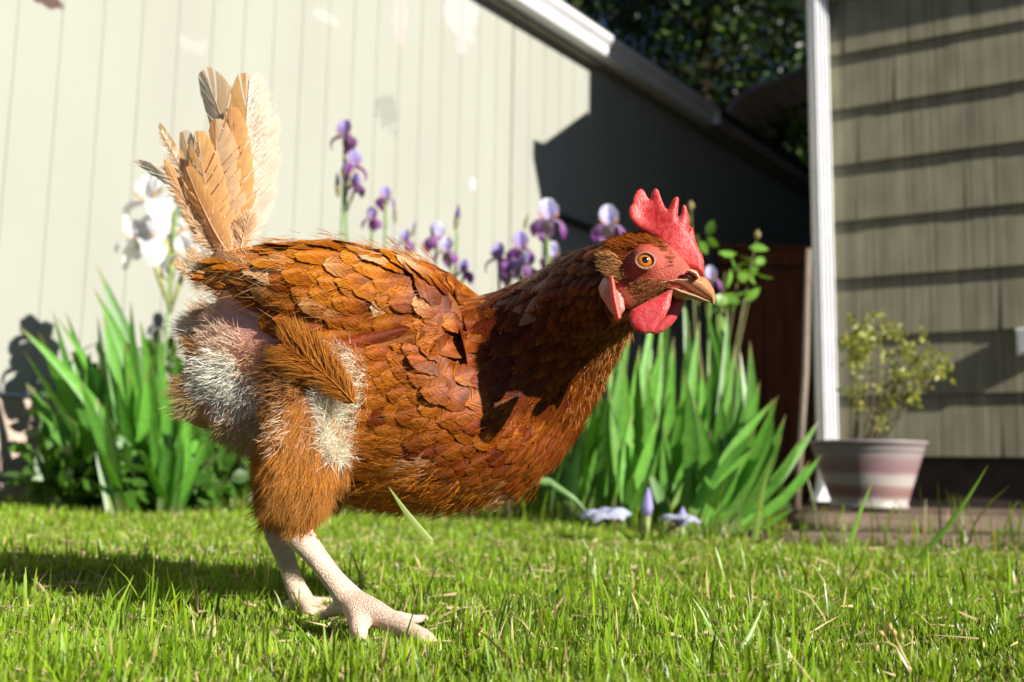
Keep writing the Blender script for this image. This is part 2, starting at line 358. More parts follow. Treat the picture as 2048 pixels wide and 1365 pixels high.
# lower roof with rake following the shadow line, overhanging the wall in front
slope = (z1 - za) / max(b1 - ba, .05); print('slope', slope, 'ba', ba, 'b1', b1, 'za', za, 'z1', z1)
f = MB()
fo = .08
e0 = HC + NR * fo + DR * -.05 + Vector((0, 0, ZE)); ln_ = (b1 + fo)
f.box(e0, DR * (HL + .05), BR * ln_ + Vector((0, 0, z1 - ZE - .03)), (0, 0, .04)); f.build('roof', M['roof'], house)
f = MB(); f.box(HC + BR * b1 + DR * -.0 + Vector((0, 0, ZE - .01)), DR * HL, BR * 7, (0, 0, 6)); f.build('upper_shade_wall', M['shake'], house)  # unseen upper block, sized to shade the garage gutter and the trees
f = MB(); f.box(e0 + NR * .002 + Vector((0, 0, -.05)), DR * (HL + .05), NR * .09, (0, 0, .09)); f.build('gutter', M['white'], house)
# downspout, fluted
wdp = .064; DS = Vector((math.cos(R(4)), math.sin(R(4)), 0)); NS_ = Vector((math.sin(R(4)), -math.cos(R(4)), 0))
o0 = HC - DR * .044 + NR * .03
spz0 = .06
f = MB(); pr = []
for k in range(9): pr.append((wdp * k / 8, .0 if k % 2 == 0 else .006))
pts = [(x, .05 + y) for x, y in pr] + [(wdp - (0 if k % 2 == 0 else .005), .05 - .05 * k / 4) for k in range(1, 5)] + [(0.0 + (0 if k % 2 == 0 else .005), .05 * k / 4) for k in range(0, 4)]
# outline: front face x 0..w at depth .05 , right side, left side
def spout(path, name):
    f = MB(); V = []; F = []
    for (base) in path:
        for (x, y) in pts: V.append(base + DS * x + NS_ * (y * 1.3))
    n = len(pts)
    for i in range(len(path) - 1):
        for k in range(n): F.append((i * n + k, i * n + (k + 1) % n, (i + 1) * n + (k + 1) % n, (i + 1) * n + k))
    F.append(tuple(range(n))); F.append(tuple(range((len(path) - 1) * n, len(path) * n)))
    f.add(V, F); return f.build(name, M['white'], house)
spout([o0 + Vector((0, 0, ZE - .05)), o0 + Vector((0, 0, .25)), o0 + Vector((0, 0, .12)), o0 + NR * .03 + Vector((0, 0, .07)), o0 + NR * .09 - DR * .01 + Vector((0, 0, .02))], 'downspout')

# wall box at the right edge
pb = P(2044, 668, 3.3)
def on_house(px, py):
    dd = P(px, py, 1.0) - Vector((0, 0, CAMH)); k = HC.dot(NR) / dd.dot(NR); return Vector((0, 0, CAMH)) + dd * k
pb = on_house(2036, 715)
wb = empty('outlet_box', pb, 'pale weatherproof outlet box at the right edge of the shake wall', 'outlet box')
f = MB(); f.box(pb + NR * .019, DR * .13, NR * .05, (0, 0, .1)); f.build('housing', M['white'], wb)
f = MB(); f.box(pb + NR * .0695 + DR * .008 + Vector((0, 0, .008)), DR * .114, NR * .012, (0, 0, .084)); f.build('lid', simple('lid', (.5, .52, .5)), wb)

# ------------------------------------------------------------------ fence
fl = on_wall(1432, 600); fy = fl.y - .03
zf = P(1500, 492, fy).z
fen = empty('board_fence', (fl.x, fy, 0), 'reddish brown board fence between the garage and the house', 'fence')
f = MB(); x = fl.x + .02
while x < fl.x + 3.2:
    f.box((x, fy, 0), (.135, 0, 0), (0, .02, 0), (0, 0, zf - .14 + random.uniform(-.004, .004))); x += .142
f.build('boards', M['fence'], fen)
f = MB(); f.box((fl.x + .01, fy - .03, zf - .13), (3.3, 0, 0), (0, .03, 0), (0, 0, .09)); f.box((fl.x + .01, fy - .05, zf - .035), (3.3, 0, 0), (0, .12, 0), (0, 0, .03)); f.build('top_rail', M['fence'], fen)

# ------------------------------------------------------------------ carport canopy behind
cy = 10.0
arc = [(1452, 245), (1458, 222), (1470, 205), (1492, 190), (1560, 162), (1640, 128), (1760, 80)]
pA = [P(x, y, cy) for x, y in arc]
can = empty('carport', (pA[0].x, cy, 0), 'brown metal carport with a curved roof edge behind the garage', 'carport')
f = MB(); V = []; F = []
for k, yy in enumerate((0, .05, 3.2)):
    for p in pA: V.append((p.x, cy + yy, p.z))
n = len(pA)
for k in range(2):
    for i in range(n - 1): F.append((k * n + i, k * n + i + 1, (k + 1) * n + i + 1, (k + 1) * n + i))
nn_ = len(V); V += [(x, y, z + .04) for x, y, z in V]; F += [tuple(a + nn_ for a in f_)[::-1] for f_ in F]
f.add(V, F); f.build('canopy', simple('brown_metal', (.5, .36, .28), rough=.6), can)
f = MB(); f.tube([Vector((p.x, cy - .03, p.z)) for p in pA], .035, 8); f.build('edge_tube', simple('brown_tube', (.4, .27, .22), rough=.5), can)
f = MB(); f.tube([Vector((pA[0].x + .02, cy, pA[0].z)), Vector((pA[0].x + .02, cy, 0))], .035, 8); f.build('post', M['trim'], can)

# ------------------------------------------------------------------ leaves, generic
def leaf_cloud(centers, dirs, L, W, cols, cup=.15, nseg=3):
    """many small pointed leaves; centers = leaf base, dirs unit; returns V,F,C"""
    n = len(centers); up = rng.normal(size=(n, 3)); b = np.cross(dirs, up); b /= np.linalg.norm(b, axis=1, keepdims=True) + 1e-9
    nn = np.cross(b, dirs)
    prof = {3: [(0, .08), (.33, .9), (.68, .75), (1, .0)]}[nseg]
    V = []; 
    for (u, wv) in prof:
        for s in (-1, 0, 1):
            h = cup * (abs(s) * wv) * 0.5 * W - .2 * L * u * u
            V.append(centers + dirs * (u * L)[:, None] + b * (s * wv * W * .5)[:, None] + nn * h[:, None])
    V = np.stack(V, 1); k = V.shape[1]
    idx = np.arange(n)[:, None, None] * k
    quads = []
    for i in range(len(prof) - 1):
        for s in range(2): a = i * 3 + s; quads.append((a, a + 1, a + 4, a + 3))
    F = (idx + np.array(quads)[None]).reshape(-1, 4)
    C = np.repeat(cols, k, 0); return V.reshape(-1, 3), F, C
def unit(a): return a / (np.linalg.norm(a, axis=-1, keepdims=True) + 1e-9)

# ------------------------------------------------------------------ trees behind
def tree(loc, h, rad, label, ncl, nleaf, base, lw, crown_z):
    root = empty('tree', loc, label, 'tree', 'trees beyond the garage roof')
    f = MB(); loc = Vector(loc)
    f.tube([loc, loc + Vector((.1, 0, h * .3)), loc + Vector((.05, .1, h * .6)), loc + Vector((.2, 0, h * .9))], [.22, .18, .12, .04], 10)
    cen = []
    for k in range(ncl):
        while True:
            v = rng.uniform(-1, 1, 3)
            if np.dot(v, v) < 1: break
        cen.append(np.array(loc) + [v[0] * rad, v[1] * rad * .7, crown_z + v[2] * (h - crown_z)])
    for c in cen[:24]: 
        zz = max(1.0, c[2] - 1.2); f.tube([(loc.x + .05, loc.y, min(zz, h * .85)), ((loc.x + c[0]) / 2, (loc.y + c[1]) / 2, (zz + c[2]) / 2 - .1), tuple(c)], [.07, .04, .012], 6)
    f.build('trunk', M['bark'], root, True)
    cen = np.array(cen); cl = rng.integers(0, len(cen), nleaf)
    pos = cen[cl] + rng.normal(size=(nleaf, 3)) * [.42, .42, .3]
    bright = rng.uniform(.5, 1.3, (len(cen), 1))[cl]
    cols = np.array(base)[None] * bright * rng.uniform(.6, 1.4, (nleaf, 1)) * (1 + 6 * (rng.random(len(cen)) < .14))[cl][:, None]  # a few clusters coloured much brighter to stand for sunlit leaves
    V, F, C = leaf_cloud(pos, unit(rng.normal(size=(nleaf, 3)) + [0, 0, -.4]), rng.uniform(.8, 1.3, nleaf) * lw, rng.uniform(.4, .6, nleaf) * lw, cols)
    mesh('crown', V, F, M['leaf'], root, C)
tree((2.6, 13.5, 0), 9.5, 3.2, 'dark leafy tree beyond the garage roof with small gaps of sky', 100, 30000, (.035, .06, .014), .13, 5.2)
tree((5.6, 15.5, 0), 10, 3.4, 'dark leafy tree showing behind the carport next to the white downspout', 90, 26000, (.03, .055, .015), .13, 5.0)
tree((.2, 16.5, 0), 10.5, 2.6, 'dark tree farthest left over the garage roof edge', 60, 15000, (.03, .05, .015), .13, 7.0)

# ------------------------------------------------------------------ wooden step and timbers
def plank(name, x0, x1, y0, y1, z0, z1, label):
    f = MB(); nb = 8; a = Vector((0, 0, 0))
    bm = bmesh.new(); bmesh.ops.create_cube(bm, size=1)
    for v in bm.verts: v.co = Vector(((v.co.x + .5) * (x1 - x0) + x0, (v.co.y + .5) * (y1 - y0) + y0, (v.co.z + .5) * (z1 - z0) + z0))
    bmesh.ops.subdivide_edges(bm, edges=[e for e in bm.edges if abs(e.verts[0].co.x - e.verts[1].co.x) > .1], cuts=30)
    bmesh.ops.bevel(bm, geom=[e for e in bm.edges if abs(e.verts[0].co.x - e.verts[1].co.x) > .01 and len(e.link_faces) == 2 and e.calc_face_angle() > 1], offset=.006, segments=2, affect='EDGES')
    for v in bm.verts: v.co += Vector((0, random.uniform(-.003, .003), random.uniform(-.0015, .0015)))
    me = bpy.data.meshes.new(name); bm.to_mesh(me); bm.free(); me.materials.append(M['wood'])
    for p in me.polygons: p.use_smooth = True
    o = bpy.data.objects.new(name, me); col.objects.link(o); return tag(o, label, 'timber')
plank('timber', .62, 3.2, 2.12, 2.36, -.01, .036, 'weathered timber forming the front edge of the raised ledge under the pot')
plank('timber', .9, 3.2, 2.365, 2.62, -.01, .033, 'weathered timber in the middle row directly under the pot')
plank('timber', 1.0, 3.2, 2.625, 2.95, -.01, .031, 'weathered timber in the rear row against the house foundation')
plank('timber', .45, 2.9, 1.80, 1.98, -.02, .012, 'low weathered timber lying in the grass in front of the raised ledge')

# ------------------------------------------------------------------ pot and shrub
pc = P(1738, 1015, 2.62); pc.z = .037
ppm = FPX / 2.62
pot = empty('plant_pot', pc, 'round tapered glazed pot with purple and cream bands on the timber ledge', 'plant pot')
m, t, b = newmat('banded_glaze'); tc = t.nodes.new('ShaderNodeTexCoord'); sp_ = t.nodes.new('ShaderNodeSeparateXYZ'); t.links.new(tc.outputs['Object'], sp_.inputs[0])
nz = N(t, 'ShaderNodeTexNoise', i_Scale=9.0); t.links.new(tc.outputs['Object'], nz.inputs['Vector'])
ma = N(t, 'ShaderNodeMath', operation='MULTIPLY_ADD', i_1=.02); t.links.new(nz.outputs[0], ma.inputs[0]); t.links.new(sp_.outputs[2], ma.inputs[2])
mr = N(t, 'ShaderNodeMapRange'); mr.inputs[1].default_value = .01; mr.inputs[2].default_value = .185; t.links.new(ma.outputs[0], mr.inputs[0])
rp = t.nodes.new('ShaderNodeValToRGB'); els = rp.color_ramp.elements
els[0].position = 0; els[0].color = (.36, .31, .29, 1); els[1].position = 1; els[1].color = (.26, .2, .2, 1)
for p_, c_ in ((.12, (.4, .35, .32)), (.2, (.24, .13, .13)), (.3, (.27, .17, .15)), (.36, (.42, .38, .35)), (.46, (.42, .37, .34)), (.54, (.25, .15, .16)), (.68, (.26, .18, .18)), (.82, (.34, .31, .3)), (.92, (.3, .27, .27))):
    e = els.new(p_); e.color = (*c_, 1)
t.links.new(mr.outputs[0], rp.inputs[0]); t.links.new(rp.outputs[0], b.inputs['Base Color']); b.inputs['Roughness'].default_value = .45
f = MB(); r1 = 110 / ppm; r0 = 73 / ppm; h = 130 / ppm
f.lathe([(0, .001), (r0, 0), (r0 + .003, .006)] + [(r0 + (r1 - r0) * k / 8 - .002, .01 + (h - .018) * k / 8) for k in range(9)] + [(r1 + .004, h - .006), (r1 + .003, h), (r1 - .006, h), (r1 - .008, h - .03), (0, h - .03)], pc, 64)
f.build('vessel', m, pot, True)
f = MB(); f.lathe([(r1 - .012, h - .026), (r1 * .5, h - .02), (0, h - .018)], pc, 32); f.build('potting_soil', M['soil'], pot, True)
shr = empty('potted_shrub', pc + Vector((0, 0, h - .02)), 'sparse shrub with small yellow green leaves growing in the glazed pot', 'shrub')
f = MB(); tips = []
Yp = 2.62
for (bx, tx, ty) in [(1700, 1700, 655), (1712, 1750, 650), (1725, 1765, 640), (1735, 1800, 660), (1745, 1830, 690), (1755, 1870, 700), (1750, 1860, 740), (1715, 1690, 690), (1730, 1780, 760), (1740, 1740, 840), (1705, 1715, 800), (1760, 1885, 730), (1730, 1735, 700), (1745, 1820, 790)]:
    a = P(bx, 890, Yp + random.uniform(-.05, .05)); e = P(tx, ty, Yp + random.uniform(-.1, .1)); mid = a.lerp(e, .5) + Vector((random.uniform(-.02, .02), 0, .02))
    f.tube([a, mid, e], [.0028, .002, .001], 6); tips.append((a, mid, e))
    for k in range(5):
        s = random.uniform(.45, 1); c0 = mid.lerp(e, s); e2 = c0 + Vector((random.uniform(-.05, .05), random.uniform(-.04, .04), random.uniform(-.01, .05))); f.tube([c0, e2], [.0012, .0006], 4); tips.append((c0, c0.lerp(e2, .5), e2))
f.build('stems', simple('twig', (.2, .15, .08)), shr, True)
pos = []
for a, mid, e in tips:
    nL = 11 if (e - a).length < .1 else 14
    for k in range(nL): pos.append(np.array(mid.lerp(e, random.uniform(.1, 1.1))) + rng.normal(size=3) * .009)
pos = np.array(pos); n = len(pos)
cols = np.array([(.28, .34, .06)]) * rng.uniform(.4, 1.4, (n, 1)); cols[rng.random(n) < .25] = (.55, .5, .2)
V, F, C = leaf_cloud(pos, unit(rng.normal(size=(n, 3))), rng.uniform(.012, .022, n), rng.uniform(.008, .013, n), cols); mesh('leaves', V, F, M['leaf'], shr, C)

# leaning pole by the downspout
pa, pb_ = P(1592, 1000, 3.5), P(1617, 500, 3.75); pa.z = 0.0
f = MB(); f.tube([pa, pa.lerp(pb_, .5) + Vector((.01, 0, 0)), pb_], [.012, .012, .011], 12); o = f.build('garden_pole', simple('pale_wood', (.26, .21, .16), stretch=(4, 4, 1)), None, True)
tag(o, 'thin pale pole leaning beside the white downspout', 'pole')

# ------------------------------------------------------------------ iris foliage
def blade(base, tip, wdt, bend, face, n=9, fold=.16, base_w=.55, sag=0):
    base, tip = Vector(base), Vector(tip); ax = tip - base; L = ax.length
    V = []; side = Vector(face).normalized(); t = ax.normalized(); side = (side - t * side.dot(t)).normalized(); nn = t.cross(side)
    for i in range(n + 1):
        u = i / n; c = base + ax * u + side * bend * L * math.sin(math.pi * u) * .5 + Vector((0, 0, sag * L * math.sin(math.pi * u)))
        ww = wdt * .5 * (base_w + (1 - base_w) * min(1, u * 2.2)) * (1 - max(0, (u - .45) / .55) ** 1.9)
        for s in (-1, -.4, .4, 1): V.append(c + side * ww * s + nn * fold * ww * (1 - abs(s)))
    F = [(i * 4 + k, i * 4 + k + 1, (i + 1) * 4 + k + 1, (i + 1) * 4 + k) for i in range(n) for k in range(3)]
    return V, F
def iris_plant(base, leaves, label, group, green=(.10, .25, .035)):
    base = Vector(base); r_ = empty('iris_plant', base, label, 'iris plant', group)
    leaves = [(a_, b_, c_, d_ * .8, e_) for a_, b_, c_, d_, e_ in leaves] + [(a_ + random.uniform(-38, 38), b_ + random.uniform(10, 110), c_ + random.uniform(-.08, .1), d_ * .72, e_ + random.uniform(-.08, .08)) for a_, b_, c_, d_, e_ in leaves for k_ in range(1 if 'left' in group else 1)]
    for (tx, ty, yy, wd, bend) in leaves:
        tip = P(tx, ty, yy); bb = base + Vector((random.uniform(-.03, .03), random.uniform(-.03, .03), 0))
        f = MB(); V, F = blade(bb, tip, wd * 1.12, bend + random.uniform(-.1, .1), (1, random.uniform(-.7, .7), 0)); g = np.array(green) * random.uniform(.6, 1.6)
        cols = []
        for i in range(10):
            for s in range(4):
                u = i / 9; c = g * (1 + .25 * (s in (1, 2)));
                if u < .15: c = c * .6 + np.array((.45, .42, .22)) * .4
                if u > .93: c = np.array((.3, .24, .1))
                cols.append(tuple(c))
        f.add(V, F, cols); o = f.build('leaf', M['leaf'], r_, True)
    return r_
def gpt(px, Y): p = P(px, 900, Y); p.z = 0; return p
R_G = 'iris plants behind the hen to the right'; L_G = 'iris plants by the garage wall to the left'
rightfans = [
 (1160, 2.2, [(1130, 790, 2.2, .03, .05), (1155, 740, 2.25, .03, -.05), (1180, 700, 2.2, .032, .03), (1205, 760, 2.1, .03, .1)], 'shaded iris fan just behind the hen breast'),
 (1225, 2.1, [(1215, 690, 2.1, .034, 0), (1238, 640, 2.15, .034, .04), (1262, 655, 2.1, .032, .05), (1195, 800, 2.05, .03, -.05), (1248, 720, 2.0, .032, .03)], 'bright iris fan rising below the hen beak'),
 (1285, 2.15, [(1290, 620, 2.2, .03, -.03), (1312, 600, 2.2, .03, .03), (1280, 690, 2.1, .034, 0), (1325, 680, 2.1, .032, .06), (1300, 740, 2.05, .03, .05)], 'tall iris fan standing below the red wattles'),
 (1262, 1.98, [(1232, 880, 1.98, .035, -.05), (1262, 830, 1.98, .04, .0), (1310, 800, 1.98, .036, .08), (1330, 860, 1.95, .03, .1), (1285, 960, 1.9, .03, .08)], 'lowest pale iris fan at the lawn edge with a browned cut leaf'),
 (1345, 2.15, [(1340, 590, 2.25, .03, 0), (1365, 570, 2.3, .028, .03), (1378, 640, 2.2, .032, .05), (1350, 690, 2.1, .034, -.04), (1398, 640, 2.15, .03, .06)], 'iris fan with the highest leaf tips right of the beak'),
 (1400, 2.1, [(1410, 600, 2.25, .028, .02), (1432, 620, 2.25, .03, .04), (1455, 610, 2.2, .028, .05), (1425, 720, 2.1, .034, .05), (1470, 690, 2.1, .03, .08)], 'upright iris fan in front of the fence corner'),
 (1365, 1.95, [(1375, 760, 1.95, .036, .05), (1400, 830, 1.9, .034, .1), (1440, 780, 1.95, .036, .1), (1330, 850, 1.95, .032, -.08)], 'middle iris fan with broad shadowed leaves'),
 (1405, 1.95, [(1500, 680, 2.0, .034, .1), (1480, 700, 2.05, .032, .1), (1520, 760, 1.95, .036, .12), (1555, 795, 1.95, .034, .12), (1460, 800, 1.95, .036, .1)], 'right hand iris fan with long outward leaning leaves'),
 (1430, 1.98, [(1640, 838, 2.1, .03, .15), (1600, 880, 2.0, .03, .18), (1575, 925, 1.95, .028, .18), (1530, 840, 1.95, .034, .1)], 'iris fan sprawling lowest toward the white downspout'),
 (1375, 1.85, [(1560, 790, 1.95, .034, -.08), (1510, 860, 1.85, .036, -.05), (1480, 930, 1.8, .03, .05)], 'front iris fan whose pale leaves lean right over the grass'),
]
for (bx, Y, lv, lab) in rightfans: iris_plant(gpt(bx, Y), lv, lab, R_G)
leftfans = [
 (400, 2.5, [(420, 640, 2.5, .034, .05), (445, 700, 2.5, .032, .05), (400, 730, 2.4, .036, 0), (470, 740, 2.5, .03, .08)], 'iris fan right of the white bloom stalk beside the hen rump'),
 (200, 2.45, [(150, 680, 2.5, .034, -.03), (180, 700, 2.4, .04, .02), (110, 740, 2.5, .03, .06), (90, 790, 2.4, .03, .05)], 'rear iris fan nearest the concrete foundation'),
 (350, 2.2, [(330, 770, 2.2, .036, 0), (370, 820, 2.15, .034, .04), (300, 830, 2.2, .036, -.04), (410, 850, 2.2, .03, .06)], 'front iris fan low in the middle of the left bed'),
 (290, 2.35, [(35, 650, 2.25, .034, .05), (75, 660, 2.3, .06, -.06), (130, 830, 2.2, .035, .05)], 'iris fan with wide leaves leaning far left toward the bare wall'),
 (285, 2.4, [(190, 525, 2.45, .05, .03), (205, 620, 2.35, .05, -.03), (130, 620, 2.45, .03, .05), (250, 680, 2.3, .045, .04)], 'iris fan with one tall upright leaf in front of the pale wall'),
 (310, 2.35, [(262, 600, 2.4, .034, .02), (280, 640, 2.3, .042, 0), (300, 720, 2.25, .05, .04), (235, 760, 2.2, .04, -.05)], 'dense middle iris fan under the white blooms'),
 (345, 2.4, [(320, 650, 2.45, .03, 0), (350, 690, 2.3, .034, .04), (380, 640, 2.5, .03, .05), (390, 760, 2.3, .036, .06)], 'iris fan closest to the hen rump on the left side'),
 (240, 2.2, [(105, 620, 2.4, .03, .04), (160, 760, 2.2, .04, -.05), (210, 800, 2.15, .045, .02)], 'low iris fan at the outer left of the bed'),
]
for (bx, Y, lv, lab) in leftfans: iris_plant(gpt(bx, Y), lv, lab, L_G, (.085, .23, .03))
midfans = [(560, 3.2), (700, 3.3), (830, 3.3), (950, 3.0), (1060, 2.7), (1120, 2.4)]
MIDL = ['iris foliage seen between the hen legs and the wall', 'iris foliage hidden mostly behind the hen thigh', 'iris foliage behind the middle of the hen', 'iris foliage behind the hen breast', 'iris foliage below the hen neck', 'iris foliage at the back below the lavender bloom']
for (bx, Y), lb in zip(midfans, MIDL):
    iris_plant(gpt(bx, Y), [(bx + random.uniform(-60, 60), random.uniform(640, 780), Y, .034, random.uniform(-.08, .08)) for k in range(6)], lb, 'iris foliage behind the hen')
# bent lone leaf arching right of the breast
f = MB(); a = P(900, 1010, 1.75); e = G(1185, 1035, 0.01)
cur = [P(940, 1000, 1.75), P(990, 965, 1.75), P(1040, 958, 1.75), P(1100, 965, 1.75), P(1150, 1000, 1.75), P(1185, 1040, 1.75)]
V = []
for i, p in enumerate(cur): wv = .011 * (1 - .6 * i / 5); V += [p + Vector((0, 0, wv)), p + Vector((0, -.006, 0)), p - Vector((0, 0, wv))]
f.add(V, [(i * 3 + k, i * 3 + k + 1, i * 3 + k + 4, i * 3 + k + 3) for i in range(5) for k in range(2)], (.2, .34, .12)); o = f.build('bent_leaf', M['leaf'], None, True)
tag(o, 'single bent iris leaf arching over the lawn edge beside the hen breast', 'leaf')

# ------------------------------------------------------------------ iris flowers
def petal(ctr, ax, out, L, W, curl, c0, c1, n=7, mths=5, ruffle=.08, cup=.35):
    """ctr base; ax initial direction; curl bends from ax toward out"""
    ax = Vector(ax).normalized(); out = Vector(out).normalized(); side = ax.cross(out).normalized(); out = side.cross(ax).normalized()
    V = []; C = []; p = Vector(ctr); ang = 0
    for i in range(n + 1):
        u = i / n; a = curl * u; t = ax * math.cos(a) + out * math.sin(a); nn = out * math.cos(a) - ax * math.sin(a)
        if i: p = p + t * (L / n)
        wv = W * .5 * (math.sin(math.pi * min(1, u * .9 + .06)) ** .7)
        for k in range(mths):
            s = k / (mths - 1) * 2 - 1; rf = ruffle * W * math.sin(s * 7 + u * 11) * u * abs(s)
            V.append(p + side * wv * s - nn * (cup * wv * (1 - s * s)) + nn * rf); cc = np.array(c0) * (1 - u) + np.array(c1) * u; C.append(tuple(cc * random.uniform(.9, 1.1)))
    F = [(i * mths + k, i * mths + k + 1, (i + 1) * mths + k + 1, (i + 1) * mths + k) for i in range(n) for k in range(mths - 1)]
    return V, F, C
LAV = (.58, .52, .86); LAVP = (.78, .78, .94); PUR = (.27, .04, .36); PALE = (.75, .75, .8)
def flower(root, c, s, std0, std1, fal0, fal1, rot, lean=(0, 0, 1), open_=1.0):
    c = Vector(c); st = MB(); fa = MB(); be = MB(); up = Vector(lean).normalized()
    for k in range(3):
        q = rot + k * 2.094; o_ = Vector((math.cos(q), math.sin(q), 0))
        V, F, C = petal(c + o_ * .006 * s, (up + o_ * .75 * open_).normalized(), -o_, .058 * s, .05 * s, 1.35 * open_, std0, std1, cup=-.45); st.add(V, F, C)
        q += 1.047; o_ = Vector((math.cos(q), math.sin(q), 0))
        V, F, C = petal(c + o_ * .006 * s, (o_ + up * .25).normalized(), -up, .066 * s, .044 * s, 2.1, fal0, fal1, cup=.3); fa.add(V, F, C)
        be.tube([c + o_ * .008 * s + up * .004 * s, c + o_ * .028 * s + up * .014 * s], [.003 * s, .0018 * s], 6, (.85, .5, .15))
    a = st.build('standards', M['petal'], root, True); b_ = fa.build('falls', M['petal'], root, True); be.build('beards', M['petal'], root, True)
def stalk(base, pts, root, r_=.004, c=(.2, .36, .1)):
    f = MB(); f.tube([base] + pts, [r_] * (len(pts)) + [r_ * .8], 8, c); f.build('stem', M['leaf'], root, True)
def bud(root, c, s, colr, lean=(0, 0, 1), husk=(.35, .33, .15)):
    f = MB(); c = Vector(c); u = Vector(lean).normalized(); f.tube([c - u * .02 * s, c, c + u * .02 * s, c + u * .04 * s, c + u * .052 * s], [.004 * s, .009 * s, .008 * s, .004 * s, .0008 * s], 8, colr); f.build('bud', M['petal'], root, True)
    f = MB(); f.tube([c - u * .035 * s, c - u * .015 * s, c + u * .004 * s], [.004 * s, .0095 * s, .0098 * s], 8, husk, cap=False); f.build('husk', M['leaf'], root, True)
IG = 'purple iris stalks rising behind the hen'
def iris(bx, Y, fl, buds, label, group=IG, white=False):
    base = gpt(bx, Y); root = empty('iris_stalk', base, label, 'iris flower', group)
    top = min([(f_[1], f_[0]) for f_ in fl + buds]); tp = P(top[1], top[0] + 25, Y)
    stalk(base, [base.lerp(tp, .5) + Vector((random.uniform(-.01, .01), 0, 0)), tp], root)
    for (x, y, s, st, rot) in fl:
        c = P(x, y, Y + random.uniform(-.02, .02)); s = s * (1.4 if white else 1.0)
        if white: flower(root, c, s, (.86, .86, .86), (.88, .88, .9), (.86, .87, .86), (.88, .88, .9), rot, open_=1.2)
        elif st == 0: flower(root, c, s, LAV, LAVP, (.5, .4, .5), PUR, rot)
        elif st == 1: flower(root, c, s, (.45, .33, .62), LAV, PUR, (.3, .12, .4), rot, open_=.7)     # wilting
        else: flower(root, c, s, (.30, .2, .5), (.5, .4, .75), (.25, .1, .3), (.12, .04, .12), rot, open_=.5)
        q_ = P(x, y + 55 * s, Y); f = MB(); k = max(0, (y + 80 * s - top[0]) ); j = P(bx * .0 + top[1] + (bx - top[1]) * (k / max(1, 900 - top[0])), y + 90 * s, Y)
        f.tube([c, c.lerp(j, .45) + Vector((0, 0, -.004)), j], [.0045, .0055 * s, .003], 8, (.4, .42, .15)); f.build('spathe', M['leaf'], root, True)
    for (x, y, s, cc) in buds: bud(root, P(x, y, Y), s, cc, (random.uniform(-.3, .3), 0, 1))
iris(672, 2.6, [(690, 275, .85, 2, .3), (706, 335, .85, 1, 1.2)], [(676, 375, .8, (.1, .05, .12))], 'tallest iris stalk with faded blooms against the pale wall')
iris(700, 2.55, [(712, 372, .6, 2, 2.0)], [(690, 340, .6, (.3, .2, .5))], 'second stalk beside the tallest iris with a drooping deep purple bloom')
iris(745, 2.7, [(744, 440, .65, 1, .5)], [], 'small closed purple iris low over the middle of the hen back')
iris(786, 2.7, [(770, 398, .65, 1, .9)], [(790, 432, .6, (.4, .3, .2))], 'small pale topped iris with a side bud above the hen back')
iris(815, 2.7, [(812, 486, .65, 1, .2)], [(828, 460, .6, (.35, .3, .5))], 'half open purple iris touching the hen back line')
iris(870, 2.5, [(872, 476, .8, 0, 1.35)], [], 'lavender iris with a dark purple hanging fall over the hen shoulder')
iris(905, 2.5, [(893, 505, .75, 0, .4), (930, 545, .6, 1, 2)], [(914, 440, .8, (.15, .1, .3))], 'iris stalk tipped with a dark pointed bud')
iris(1000, 2.5, [(998, 520, .8, 1, .1), (1022, 545, .7, 0, .9)], [], 'leftmost bloom of the crowded lavender iris cluster')
iris(1035, 2.45, [(1040, 500, .85, 1, .7), (1052, 535, .7, 0, 1.7)], [], 'darker bloom in the crowded lavender iris cluster')
iris(1097, 2.3, [(1095, 442, 1.0, 0, 2.75)], [], 'large lavender iris with deep purple falls at the shadow edge')
iris(1100, 2.4, [(1103, 515, .75, 0, .9)], [], 'pale lavender iris directly behind the hen neck')
iris(1222, 2.35, [(1216, 452, .95, 0, .55)], [], 'lavender iris against the dark wall just left of the comb')
iris(1062, 2.5, [], [(1052, 445, .5, (.3, .4, .15))], 'thin green iris stalk curving up left of the large bloom')
iris(1400, 2.25, [(1420, 560, .6, 0, .5)], [], 'small lavender iris half hidden behind the beak')
iris(325, 2.45, [(300, 405, 1.0, 0, .2), (345, 470, 1.1, 0, 1.1), (300, 490, 1.05, 0, 2.1), (352, 392, .8, 0, .8), (268, 480, .7, 0, 2.8), (375, 515, .9, 0, .4), (325, 440, .9, 0, 1.7)], [], 'cluster of white iris blooms beside the hen tail', 'white irises', True)
# fallen blooms and upright bud on the lawn edge
def fallen(px, py, s, label, c0, c1):
    p = P(px, py - 8, 1.6); s *= 1.35; r_ = empty('fallen_bloom', p, label, 'flower'); f = MB()
    for k in range(7):
        q = k * .9 + random.random(); o_ = Vector((math.cos(q), math.sin(q), .2)); V, F, C = petal(p + Vector((0, 0, .012)), (o_ + Vector((0, 0, random.uniform(.8, 2.2)))).normalized(), Vector((0, 0, -1)), .034 * s, .028 * s, 1.6, c0, c1, ruffle=.15); f.add(V, F, C)
    f.build('petals', M['petal'], r_, True)
    f = MB(); f.tube([p - Vector((.02, 0, 0)), p + Vector((.0, 0, .012))], [.002, .004], 6, (.3, .3, .12)); f.build('husk', M['leaf'], r_, True)
fallen(1210, 1062, 1.0, 'crumpled pale blue bloom fallen on the grass left of the other one', (.55, .58, .80), (.68, .72, .9))
fallen(1358, 1072, .8, 'crumpled whitish bloom fallen at the foot of the right iris fans', (.72, .72, .78), (.62, .64, .86))
